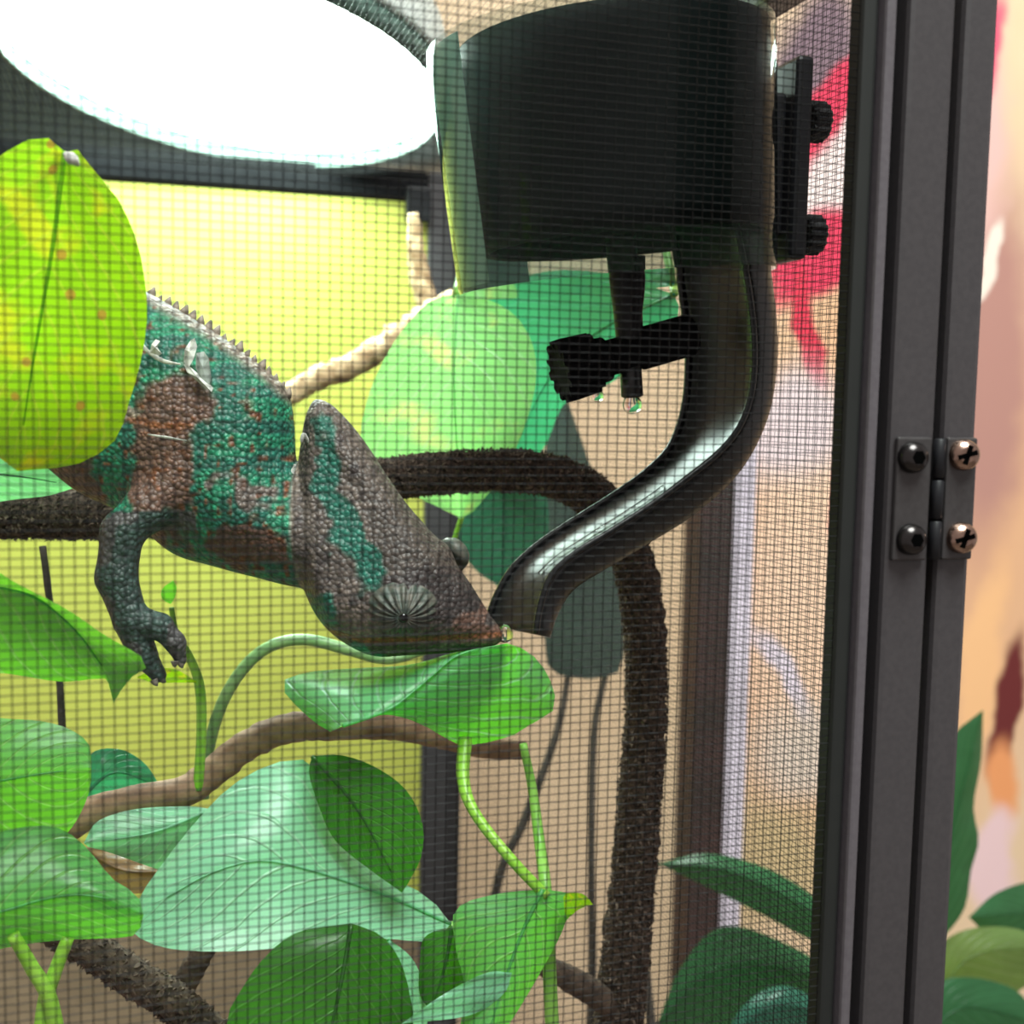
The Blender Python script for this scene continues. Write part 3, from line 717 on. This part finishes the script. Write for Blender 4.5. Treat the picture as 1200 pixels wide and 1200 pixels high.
# spout: a trough given by its far lip, its back and its near lip
YS = .264
lipA = [(786, 250), (792, 300), (801, 360), (806, 420), (801, 480), (782, 528), (745, 562), (700, 592), (650, 624), (610, 655), (585, 690), (570, 732)]
lipB = [(862, 262), (872, 310), (881, 365), (884, 425), (876, 478), (852, 520), (808, 558), (756, 596), (700, 632), (655, 662), (636, 698), (628, 742)]
back = [(900, 262), (903, 310), (910, 370), (911, 425), (900, 490), (868, 552), (815, 602), (755, 640), (705, 670), (672, 692), (654, 720), (645, 748)]
n = 60
A = catmull([at(x, y, YS + .009) for x, y in lipA], n)
B = catmull([at(x, y, YS - .012 + .003 * i / 11) for i, (x, y) in enumerate(lipB)], n)
K = catmull([at(x, y, YS - .004) for x, y in back], n)
V = []
for i in range(n):
    bow = K[i] - (A[i] + B[i]) / 2
    ring = [A[i]]
    for t in np.linspace(.05, .95, 13):                          # wet floor of the trough
        ring.append(A[i] * (1 - t) + B[i] * t + bow * (.20 * (1 - (2 * t - 1) ** 4)))
    ring.append(B[i])
    for t in np.linspace(.2, 1, 5): ring.append(B[i] * (1 - t) + K[i] * t + (K[i] - A[i]) * .06 * sin(pi * t))
    for t in np.linspace(.15, .9, 6): ring.append(K[i] * (1 - t) + A[i] * t + bow * .34 * sin(pi * t) + fw * .002 * sin(pi * t))
    V += ring
k = len(ring)
Fc = [(i * k + j, (i + 1) * k + j, (i + 1) * k + (j + 1) % k, i * k + (j + 1) % k) for i in range(n - 1) for j in range(k)]
Fc += [tuple(range(k)), tuple(range((n - 1) * k + k - 1, (n - 1) * k - 1, -1))]
sp = obj('spout', V, Fc, MT['plastic_gloss'], fount)
# water film seam running down the trough
v, f = tube([A[i] * .42 + K[i] * .18 + B[i] * .40 for i in range(34, n - 6, 3)], .0006, sides=6, n=40, flat=.5); obj('water_trickle', v, f, MT['water'], sp)
# bead lips
v, f = tube([A[i] for i in range(0, n, 4)] + [A[-1]], .0008, sides=8, n=60); obj('spout_lip', v, f, MT['plastic_gloss'], sp)
v, f = tube([B[i] for i in range(0, n, 4)] + [B[-1]], .0008, sides=8, n=60); obj('spout_lip', v, f, MT['plastic_gloss'], sp)
# feed tube, arm, knurled cap and nozzle
YN = .262
v, f = tube([at(727, 275, YN), at(731, 320, YN), at(736, 370, YN), at(739, 425, YN)], [.0036, .0036, .0034, .0030], sides=20, n=24)
tb = obj('feed_tube', v, f, MT['plastic'], fount)
v, f = tube([at(748, 300, YN - .002), at(747, 340, YN - .002), at(742, 400, YN - .002)], [.0017, .0017, .0013], sides=12, n=18)
obj('tube_rib', v, f, MT['plastic'], tb)
pa, pb = at(810, 392, YN), at(712, 420, YN)
ax = pb - pa; al = np.linalg.norm(ax); ax /= al
v, f = lathe(pa, ax, [(.0046, 0), (.0050, .0008), (.0050, al * .62), (.0042, al * .64), (.0042, al)], 28)
arm = obj('arm', v, f, MT['plastic_matte'], fount)
def knurl(nr):
    return lambda i, t: 1 + .10 * (1 if (t * nr / (2 * pi)) % 1 < .5 else -.4)
kl = .0125
v, f = lathe(pb, ax, [(.0040, 0), (.0052, .0006), (.0054, .0028), (.0050, .0030), (.0060, .0036), (.0063, kl * .8), (.0062, kl), (.0040, kl * .97), (.001, kl * .97)], 72, wob=lambda i, t: 1 + (.17 * (1 if (t * 12 / (2 * pi)) % 1 < .5 else -.5) if 3 < i < 7 else 0))
obj('knurled_cap', v, f, MT['plastic_matte'], fount, smooth=False)
na, nb = at(738, 415, YN), at(741, 466, YN)
v, f = lathe(na, nb - na, [(.0026, 0), (.0026, np.linalg.norm(nb - na) * .96), (.0020, np.linalg.norm(nb - na))], 20)
obj('nozzle', v, f, MT['plastic_gloss'], fount)
# clip on the side screen with two thumb screws
ca_ = at_x(922, 76, XR - .003); cb_ = at_x(930, 305, XR - .003)
yc = (ca_[1] + cb_[1]) / 2
cl_v, cl_f = box(XR - .0052, XR - .0008, yc - .006, yc + .006, cb_[2], ca_[2], .0012)
clip = obj('clip', cl_v, cl_f, MT['plastic'], fount, smooth=False)
cl_v, cl_f = box(.140, XR - .0054, yc - .002, yc + .016, cb_[2] + .006, ca_[2] - .008, .001)
obj('clip_arm', cl_v, cl_f, MT['plastic'], clip, smooth=False)
for py in (140, 272):
    zc = at_x(932, py, XR - .003)
    v, f = lathe((XR + .0006, yc - .001, zc[2]), (1, 0, 0), [(.0042, 0), (.0046, .0005), (.0046, .0040), (.0040, .0046)], 48, wob=lambda i, t: 1 + .07 * (1 if (t * 14 / (2 * pi)) % 1 < .5 else -1))
    obj('thumb_screw', v, f, MT['plastic'], clip, smooth=False)

# water drops
def drop(px, py, Y, r, lab, hang=1.35):
    c = at(px, py, Y)
    prof = []
    for t in np.linspace(-pi / 2 + .05, pi / 2 - .05, 14):
        z = sin(t); prof.append((r * cos(t) * (1 - .18 * max(0, z)), r * z * (hang if z > 0 else 1)))
    v, f = lathe(c, (0, 0, 1), prof, 24)
    tag(obj('water_drop', v, f, MT['water']), lab, 'water drop', 'water drops')
drop(741, 474, YN, .0023, 'clear water drop hanging from the tip of the black nozzle')
drop(700, 464, YN, .0015, 'small water drop hanging under the knurled cap')
drop(592, 744, YS, .0019, 'water drop on the end of the spout at the chameleon mouth')

# ---------------------------------------------------------------- chameleon
D = 0.268; MM = D / F * 1000                # mm per px in the chameleon's plane
def to_mm(p): return np.array([((x - 600) * MM, (600 - y) * MM) for x, y in p], float)
body_o = [(-150, 400), (-90, 330), (0, 296), (90, 302), (172, 342), (250, 388), (310, 432), (337, 459), (344, 498), (350, 548), (388, 575), (420, 630), (410, 690), (352, 689), (300, 677), (250, 664), (200, 648), (150, 606), (90, 577), (40, 540), (-30, 505), (-110, 470)]
head_o = [(367, 464), (356, 490), (349, 540), (347, 600), (349, 650), (357, 692), (374, 726), (400, 751), (438, 769), (480, 768), (530, 765), (572, 760), (590, 752), (590, 738), (578, 722), (566, 704), (549, 678), (537, 662), (528, 640), (512, 628), (498, 613), (478, 590), (455, 557), (430, 518), (406, 488), (386, 470)]
hs = .55
x0, x1 = (-260 - 600) * MM, (606 - 600) * MM
y0, y1 = (600 - 806) * MM, (600 - 285) * MM
z0, z1 = -22., 22.
gx = np.arange(x0, x1, hs); gy = np.arange(y0, y1, hs); gz = np.arange(z0, z1, hs)
XX, YY = np.meshgrid(gx, gy, indexing='ij')
PX, PY = XX / MM + 600, 600 - YY / MM
def poly_sd(poly):
    P = to_mm(catmull([(x, y, 0) for x, y in poly + poly[:1]], 140)[:-1, :2]); n_ = len(P)
    d = np.full(XX.shape, 1e9); ins = np.zeros(XX.shape, bool)
    for i in range(n_):
        a_, b_ = P[i], P[(i + 1) % n_]; e = b_ - a_
        wx, wy = XX - a_[0], YY - a_[1]
        t = np.clip((wx * e[0] + wy * e[1]) / (e @ e + 1e-12), 0, 1)
        d = np.minimum(d, (wx - e[0] * t) ** 2 + (wy - e[1] * t) ** 2)
        c_ = ((a_[1] > YY) != (b_[1] > YY)) & (XX < (b_[0] - a_[0]) * (YY - a_[1]) / (b_[1] - a_[1] + 1e-12) + a_[0])
        ins ^= c_
    return np.where(ins, np.sqrt(d), -np.sqrt(d))
def blur(a_, s):
    k_ = np.exp(-.5 * (np.arange(-3 * s, 3 * s + 1) / s) ** 2); k_ /= k_.sum()
    p = np.pad(a_, 3 * s, mode='edge')
    p = np.apply_along_axis(lambda v_: np.convolve(v_, k_, 'valid'), 0, p)
    return np.apply_along_axis(lambda v_: np.convolve(v_, k_, 'valid'), 1, p)
def inflate(poly, R, T, zc):
    d = poly_sd(poly)
    db = blur(d, 3); w_ = np.clip(d / 3.0, 0, 1); d = d * (1 - w_) + db * w_
    g = np.clip((R - np.minimum(d, R)) / R, 0, None)
    z = gz[None, None, :] - zc[:, :, None]
    return (np.sqrt(g[:, :, None] ** 2 + (z / T[:, :, None]) ** 2) - 1) * np.minimum(R, T)[:, :, None]
def smin(a_, b_, k_):
    h_ = np.clip(.5 + .5 * (b_ - a_) / k_, 0, 1)
    return b_ * (1 - h_) + a_ * h_ - k_ * h_ * (1 - h_)
def bump2(px, py, sx, sy, ang=0):
    c_, s_ = cos(radians(ang)), sin(radians(ang))
    dx, dy = PX - px, PY - py
    u_ = dx * c_ + dy * s_; v_ = -dx * s_ + dy * c_
    return np.exp(-.5 * ((u_ / sx) ** 2 + (v_ / sy) ** 2))
def line2(pts, w):
    out_ = np.full(PX.shape, 1e9)
    for (ax_, ay_), (bx_, by_) in zip(pts[:-1], pts[1:]):
        ex, ey = bx_ - ax_, by_ - ay_
        t = np.clip(((PX - ax_) * ex + (PY - ay_) * ey) / (ex * ex + ey * ey), 0, 1)
        out_ = np.minimum(out_, np.hypot(PX - ax_ - ex * t, PY - ay_ - ey * t))
    return np.exp(-.5 * (out_ / w) ** 2)
zb = -3.0 * np.clip((380 - PX) / 400, 0, 1)           # the trunk swings slightly away from the viewer
Tb = 15 - 3 * np.clip((PX - 300) / 100, 0, 1) + 0.6 * np.sin(PX / 17.0 + PY / 60.0)
fB = inflate(body_o, 21.0, Tb, zb)
mouth = [(392, 738), (430, 746), (480, 745), (530, 744), (580, 741)]
Th = 13.5 - 8.5 * np.clip((640 - PY) / 190, 0, 1) - 7.0 * np.clip((PX - 490) / 100, 0, 1)
Th += 2.4 * line2([(548, 690), (500, 640), (452, 580), (412, 530), (376, 482)], 10)     # brow and casque ridge
Th += 1.8 * line2([(372, 500), (366, 580), (372, 660), (395, 715)], 9)                  # back edge of the casque
Th -= 1.6 * bump2(415, 620, 26, 60, -20)                                                # hollow cheek
Th += 3.0 * bump2(476, 706, 34, 28)                                                     # eye socket swelling
Th -= 0.9 * line2(mouth, 3.2)
Th = np.maximum(Th, 1.6)
fH = inflate(head_o, 12.0, Th, 1.0 * np.clip((PX - 350) / 200, 0, 1))
f_ = smin(fB, fH + 0.2, 0.7)
G3 = np.stack(np.meshgrid(gx, gy, gz, indexing='ij'), -1)
def capsule(p, q, ra, rb):
    p, q = np.array(p, float), np.array(q, float); e = q - p
    t = np.clip(((G3 - p) @ e) / (e @ e), 0, 1)
    return np.sqrt((((G3 - p) - t[..., None] * e) ** 2).sum(-1)) - (ra + (rb - ra) * t)
def limb(ch, k_):
    global f_
    q = [((x - 600) * MM, (600 - y) * MM, z, r * MM) for x, y, z, r in ch]
    g = None
    for a_, b_ in zip(q[:-1], q[1:]):
        c_ = capsule(a_[:3], b_[:3], a_[3], b_[3]); g = c_ if g is None else smin(g, c_, 1.2)
    f_ = smin(f_, g, k_)
limb([(222, 560, 7, 34), (190, 598, 12, 26), (168, 622, 14.5, 23), (163, 672, 15.5, 22), (178, 716, 15.5, 19)], 2.5)      # near fore leg
limb([(182, 718, 15.5, 17), (212, 726, 16, 14), (228, 744, 15.5, 11), (233, 764, 14.5, 7)], 1.0)                          # outer toes
limb([(180, 722, 15.5, 19), (190, 756, 14.5, 15), (206, 782, 13, 9)], 1.0)                                              # inner toes
limb([(215, 600, -9, 26), (180, 612, -15, 20), (150, 600, -18, 17), (140, 585, -19, 12)], 2.0)                           # far fore leg on the vine
limb([(-60, 460, 6, 30), (-95, 530, 12, 24), (-70, 585, 12, 20), (-60, 600, 10, 17)], 2.5)                               # hind leg on the vine
limb([(-120, 430, 0, 40), (-190, 470, -2, 26), (-230, 540, -4, 18), (-225, 610, -5, 13)], 3.0)                           # tail

def surface_nets(f):
    s = f < 0
    nx_, ny_, nz_ = f.shape
    acc = np.zeros((nx_ - 1, ny_ - 1, nz_ - 1, 3), np.float32); cnt = np.zeros((nx_ - 1, ny_ - 1, nz_ - 1), np.int8)
    edges = []
    for ax_ in range(3):
        sl0 = [slice(None)] * 3; sl1 = [slice(None)] * 3; sl0[ax_] = slice(0, -1); sl1[ax_] = slice(1, None)
        f0, f1 = f[tuple(sl0)], f[tuple(sl1)]
        cr = s[tuple(sl0)] != s[tuple(sl1)]
        I = np.argwhere(cr); v0 = f0[cr]; v1 = f1[cr]
        t = v0 / (v0 - v1)
        pos = I.astype(np.float32); pos[:, ax_] += t
        o1, o2 = [a_ for a_ in range(3) if a_ != ax_]
        for d1 in (0, 1):
            for d2 in (0, 1):
                J = I.copy(); J[:, o1] -= d1; J[:, o2] -= d2
                ok = (J >= 0).all(1) & (J < np.array(cnt.shape)).all(1)
                Jo = tuple(J[ok].T); acc[Jo] += pos[ok]; cnt[Jo] += 1     # each cell met once per pass
        edges.append((I, s[tuple(sl0)][cr], ax_, o1, o2))
    act = cnt > 0
    idx = np.full(cnt.shape, -1, np.int64); idx[act] = np.arange(act.sum())
    V = acc[act] / cnt[act][:, None]
    quads = []
    for I, s0, ax_, o1, o2 in edges:
        ok = (I[:, o1] > 0) & (I[:, o2] > 0) & (I[:, o1] < cnt.shape[o1]) & (I[:, o2] < cnt.shape[o2])
        I = I[ok]; s_ = s0[ok]
        def cell(d1, d2):
            J = I.copy(); J[:, o1] -= d1; J[:, o2] -= d2; return idx[tuple(J.T)]
        q = np.stack([cell(1, 1), cell(0, 1), cell(0, 0), cell(1, 0)], 1)
        flip = s_ if ax_ != 1 else ~s_
        q[~flip] = q[~flip][:, ::-1]
        quads.append(q)
    return V, np.vstack(quads)
Vg, Qg = surface_nets(f_.astype(np.float32))
Vm = np.c_[gx[0] + Vg[:, 0] * hs, gy[0] + Vg[:, 1] * hs, gz[0] + Vg[:, 2] * hs]
del G3, f_, fB, fH
# one pass of smoothing
for _ in range(2):
    s_ = np.zeros_like(Vm); c_ = np.zeros(len(Vm))
    for k_ in range(4):
        np.add.at(s_, Qg[:, k_], Vm[Qg[:, (k_ + 1) % 4]] + Vm[Qg[:, (k_ + 3) % 4]]); np.add.at(c_, Qg[:, k_], 2)
    Vm = Vm * .5 + .5 * s_ / c_[:, None]
def cham(px, py, zmm):                        # chameleon plane -> world
    return EYE + fw * D + rt * ((px - 600) * MM / 1000) + up * ((600 - py) * MM / 1000) - fw * zmm / 1000
Vw = EYE + fw * D + np.outer(Vm[:, 0] / 1000, rt) + np.outer(Vm[:, 1] / 1000, up) - np.outer(Vm[:, 2] / 1000, fw)

# skin pattern as a colour attribute
vx, vy, vz = Vm[:, 0] / MM + 600, 600 - Vm[:, 1] / MM, Vm[:, 2]
def vnoise(x, y, sc, seed):
    r_ = np.random.default_rng(seed); T_ = r_.random((64, 64))
    x_, y_ = x / sc, y / sc
    i, j = np.floor(x_).astype(int), np.floor(y_).astype(int); u_, w_ = x_ - i, y_ - j
    u_ = u_ * u_ * (3 - 2 * u_); w_ = w_ * w_ * (3 - 2 * w_)
    g = lambda a_, b_: T_[a_ % 64, b_ % 64]
    return (g(i, j) * (1 - u_) + g(i + 1, j) * u_) * (1 - w_) + (g(i, j + 1) * (1 - u_) + g(i + 1, j + 1) * u_) * w_
nz1 = vnoise(vx, vy, 26, 1); nz2 = vnoise(vx, vy, 9, 2); nz3 = vnoise(vx + 4 * vz, vy, 14, 3)
wx = vx + (nz1 - .5) * 36 + (nz2 - .5) * 14; wy = vy + (vnoise(vx, vy, 26, 5) - .5) * 36 + (vnoise(vx, vy, 9, 6) - .5) * 14
teal = np.array([.020, .150, .105]); green = np.array([.022, .24, .13]); brown = np.array([.155, .085, .062]); grey = np.array([.17, .135, .115]); rust = np.array([.24, .085, .035]); dark = np.array([.045, .035, .033]); beige = np.array([.30, .24, .19])
col = np.tile(teal, (len(vx), 1))
def lay(mask, c): 
    global col
    mask = np.clip(mask, 0, 1)[:, None]; col = col * (1 - mask) + np.array(c) * mask
def ell(cx, cy, a_, b_, ang=0, soft=.25):
    ca2, sa2 = cos(radians(ang)), sin(radians(ang)); dx, dy = wx - cx, wy - cy
    u_, w_ = dx * ca2 + dy * sa2, -dx * sa2 + dy * ca2
    return (1 - np.hypot(u_ / a_, w_ / b_)) / soft + .5
lay((nz3 - .45) * 5, green)
for cx, ang in ((212, 8), (98, 12), (-10, 12)):                        # brown bars down the flank
    lay(ell(cx, 545, 30, 115, ang), brown)
lay(ell(238, 470, 34, 30), brown); lay(ell(172, 485, 24, 15), beige)
lay(ell(205, 500, 34, 9, 10), rust)
lay(ell(300, 575, 26, 15, 30), grey); lay(ell(300, 640, 40, 16, 10), brown * .8)
lay(((vnoise(vx, vy, 7, 8) - .72) * 6), rust * .7)                     # small rusty speckles
lay((1 - np.abs(vy - np.interp(vx, [0, 90, 172, 250, 310, 350], [296, 302, 342, 388, 432, 470])) / 18) * 1.5 * (vx < 352), beige * .75)
# head
hd = np.clip((vx - np.interp(vy, [460, 520, 560, 690, 770], [352, 349, 345, 352, 380])) / 4, 0, 1)
hc = np.tile(grey * .78, (len(vx), 1)); body_col = col; col = hc
lay((nz2 - .5) * 3, dark * 1.6)
lay(ell(395, 560, 17, 70, -14), teal); lay(ell(432, 640, 30, 50, -35), teal * 1.1); lay(ell(445, 600, 9, 55, -28), grey)
lay(ell(500, 625, 40, 60, -38), grey * .55)
lay(ell(520, 690, 45, 30, 20), dark * 1.3)
lay(ell(395, 722, 28, 20), teal * 1.2); lay(ell(440, 758, 28, 9), teal * 1.3); lay(ell(560, 735, 34, 22), brown)
lay(ell(430, 715, 18, 26), grey * 1.15)
lay((1 - np.abs(vy - np.interp(vx, [380, 430, 480, 530, 580], [736, 744, 744, 743, 741])) / 5.5) * 1.6, rust)
lay((1 - np.abs(vx - np.interp(vy, [464, 540, 640, 700], [360, 352, 350, 358])) / 6) * .9 * (vy < 705), beige * .9)
col = body_col * (1 - hd[:, None]) + col * hd[:, None]
limbm = (vz > 9.5) & (vy > 600) & (vx < 245)
lm = np.clip((vz - 8) / 3, 0, 1) * (vy > 600) * (vx < 245) * (vx > 0)
lc_ = np.where((nz1 > .5)[:, None], np.array([.05, .085, .075]), np.array([.09, .085, .085]))
col = col * (1 - lm[:, None]) + lc_ * lm[:, None]
col = col * (.75 + .65 * vnoise(vx, vy, 4, 11))[:, None]

def skin_mat():
    m, nt, out = new_mat('scaly_skin')
    L = nt.links.new
    at_ = N(nt, 'ShaderNodeVertexColor', layer_name='skin')
    tc = N(nt, 'ShaderNodeTexCoord')
    vo = N(nt, 'ShaderNodeTexVoronoi'); vo.inputs['Scale'].default_value = 900; L(tc.outputs['Object'], vo.inputs['Vector'])
    nz = N(nt, 'ShaderNodeTexNoise'); nz.inputs['Scale'].default_value = 300; L(tc.outputs['Object'], nz.inputs['Vector'])
    mr = N(nt, 'ShaderNodeMapRange'); L(vo.outputs['Distance'], mr.inputs[0]); mr.inputs[1].default_value = 0; mr.inputs[2].default_value = .7; mr.inputs[3].default_value = 1.25; mr.inputs[4].default_value = .6
    mu = N(nt, 'ShaderNodeMix', data_type='RGBA', blend_type='MULTIPLY'); mu.inputs[0].default_value = 1
    L(at_.outputs[0], mu.inputs[6]); L(mr.outputs[0], mu.inputs[7])
    p = N(nt, 'ShaderNodeBsdfPrincipled'); p.inputs['Roughness'].default_value = .5; p.inputs['Specular IOR Level'].default_value = .45
    L(mu.outputs[2], p.inputs['Base Color'])
    ad = N(nt, 'ShaderNodeMath', operation='MULTIPLY_ADD'); L(vo.outputs['Distance'], ad.inputs[0]); ad.inputs[1].default_value = -1; L(nz.outputs['Fac'], ad.inputs[2])
    b = N(nt, 'ShaderNodeBump'); b.inputs['Strength'].default_value = .85; b.inputs['Distance'].default_value = .0006
    L(ad.outputs[0], b.inputs['Height']); L(b.outputs[0], p.inputs['Normal'])
    L(p.outputs[0], out.inputs[0]); return m
MT['skin'] = skin_mat()
ch = thing('chameleon', 'teal and brown chameleon stretching its head down to drink at the spout', 'chameleon', cham(200, 600, 0))
bo = obj('body', Vw, Qg.astype(np.int32), MT['skin'], ch)
ca_t = bo.data.color_attributes.new('skin', 'FLOAT_COLOR', 'POINT')
ca_t.data.foreach_set('color', np.c_[np.clip(col, 0, 1), np.ones(len(col))].astype(np.float32).ravel())

# eye turret with radial pleats
MT['eye_skin'] = principled('pleated_eye_skin', (.045, .075, .058), (.13, .12, .095), rough=.5, scale=500, bump=.5)
MT['pupil'] = principled('black_pupil', (.004, .004, .004), rough=.08)
ec = cham(478, 708, 13.2); eax = -fw * .9 + rt * .12 - up * .28
V, Fc = [], []
ex, ey, ea = frame_of(eax); ne, nr = 72, 12
for i in range(nr + 1):
    u_ = i / nr
    r = .0068 * (1 - u_ * .82); h = .0052 * (1 - (1 - u_) ** 1.8)
    for k_ in range(ne):
        t = 2 * pi * k_ / ne
        pl_ = 1 + .09 * cos(t * 20) * sin(pi * min(1, u_ * 1.1))
        V.append(ec + (ex * cos(t) * 1.12 + ey * sin(t) * .92) * r * pl_ + ea * (h + .00055 * cos(t * 20) * sin(pi * u_)))
for i in range(nr):
    for k_ in range(ne):
        k2 = (k_ + 1) % ne; Fc.append((i * ne + k_, i * ne + k2, (i + 1) * ne + k2, (i + 1) * ne + k_))
Fc.append(tuple(range(nr * ne, (nr + 1) * ne)))
eye = obj('eye', V, Fc, MT['eye_skin'], ch)
v, f = lathe(ec + ea * .0048, ea, [(.0011, 0), (.0010, .0005), (.0005, .0009)], 20)
obj('pupil', v, f, MT['pupil'], eye)
# bump of the far eye over the brow
V = []
c0 = cham(530, 650, -6)
v, f = lathe(c0, rt * .6 + up * .5 + fw * .4, [(.0042, -.001), (.0040, .0008), (.0030, .0022), (.0015, .0030)], 24)
tag(obj('eye', v, f, MT['eye_skin'], ch), 'far eye bulging over the brow')
# dorsal crest
top = [(172, 342), (210, 362), (250, 388), (280, 408), (310, 431), (338, 460)]
cr = catmull([(x, y, 0) for x, y in top], 19)
MT['crest'] = principled('crest_scale', (.20, .16, .12), (.32, .26, .2), rough=.6, scale=500)
me0 = None
for i, q in enumerate(cr):
    b0 = cham(q[0], q[1] + 3, -1.0 + .02 * (q[0] - 260)); d = up * .8 + rt * .35
    sz = rng.uniform(.6, 1.05)
    if me0 is None:
        v, f = lathe((0, 0, 0), d, [(.0013, -.0008), (.0010, .0008), (.0002, .0024)], 8)
        o = obj('crest_spine', np.array(v) + b0, f, MT['crest'], ch)
        # rebase so that copies can share the mesh
        loc = Vector(tuple(b0 - ORG[ch.name])); o.data.transform(Matrix.Translation(-loc)); o.location = loc; me0 = o
    else:
        o = me0.copy(); C.objects.link(o); o.parent = ch; o.location = tuple(b0 - ORG[ch.name]); o.scale = (sz, sz, sz); o.rotation_euler = (0, rng.normal(0, .12), 0)
# flakes of shed skin
MT['shed'] = principled('shed_skin', (.72, .72, .68), (.55, .56, .52), rough=.7, scale=500)
def flake(pts, w, dz):
    P = [cham(x, y, z + dz) for x, y, z in pts]
    v, f = tube(P, [w * .4] + [w] * (len(P) - 2) + [w * .35], sides=8, n=len(P) * 6, flat=.25, rough=.08)
    obj('shed_skin', v, f, MT['shed'], ch)
flake([(170, 400, 13), (182, 409, 13.2), (196, 422, 13.4), (212, 432, 13.6), (232, 436, 13.6)], .0005, .4)
def patch(pts, z, mat):
    c = np.mean(pts, axis=0)
    V = [cham(c[0], c[1], z + 1.3)] + [cham(x, y, z + rng.uniform(-.2, 1.3)) for x, y in pts] + [cham(c[0], c[1], z + .9)]
    m_ = len(pts)
    Fc = [(0, 1 + i, 1 + (i + 1) % m_) for i in range(m_)] + [(m_ + 1, 1 + (i + 1) % m_, 1 + i) for i in range(m_)]
    obj('shed_skin', V, Fc, mat, ch, smooth=False)
MT['shed_thin'] = principled('thin_shed_skin', (.34, .38, .35), (.26, .30, .27), rough=.7, scale=500)
patch([(197, 424), (200, 414), (204, 408), (209, 410), (206, 417), (211, 424), (205, 428)], 13.6, MT['shed'])
patch([(235, 433), (237, 420), (242, 409), (248, 407), (250, 416), (247, 430), (241, 441)], 13.4, MT['shed'])
patch([(250, 424), (257, 421), (264, 430), (266, 450), (263, 464), (255, 454), (249, 440)], 13.4, MT['shed_thin'])
patch([(236, 436), (243, 439), (256, 450), (268, 462), (267, 467), (256, 460), (240, 445)], 13.9, MT['shed'])
flake([(196, 514, 14), (215, 517, 14.2), (240, 521, 14)], .0003, .5)
flake([(358, 520, 5.2), (362, 512, 5.6), (368, 522, 5.4)], .0006, .6)
flake([(350, 545, 4), (346, 560, 4), (354, 566, 4.4)], .0006, .4)
# claws
MT['claw'] = principled('pale_claw', (.22, .19, .16), rough=.35)
for (x, y, z, dx, dy) in ((233, 766, 14.8, 2, 7), (229, 764, 16.4, 0, 7), (208, 785, 13.2, 6, 5), (203, 786, 14.6, 4, 7)):
    v, f = tube([cham(x, y, z), cham(x + dx * .6, y + dy * .6, z), cham(x + dx, y + dy, z - .3)], [.0009, .0006, .0001], sides=8, n=8)
    obj('claw', v, f, MT['claw'], ch)
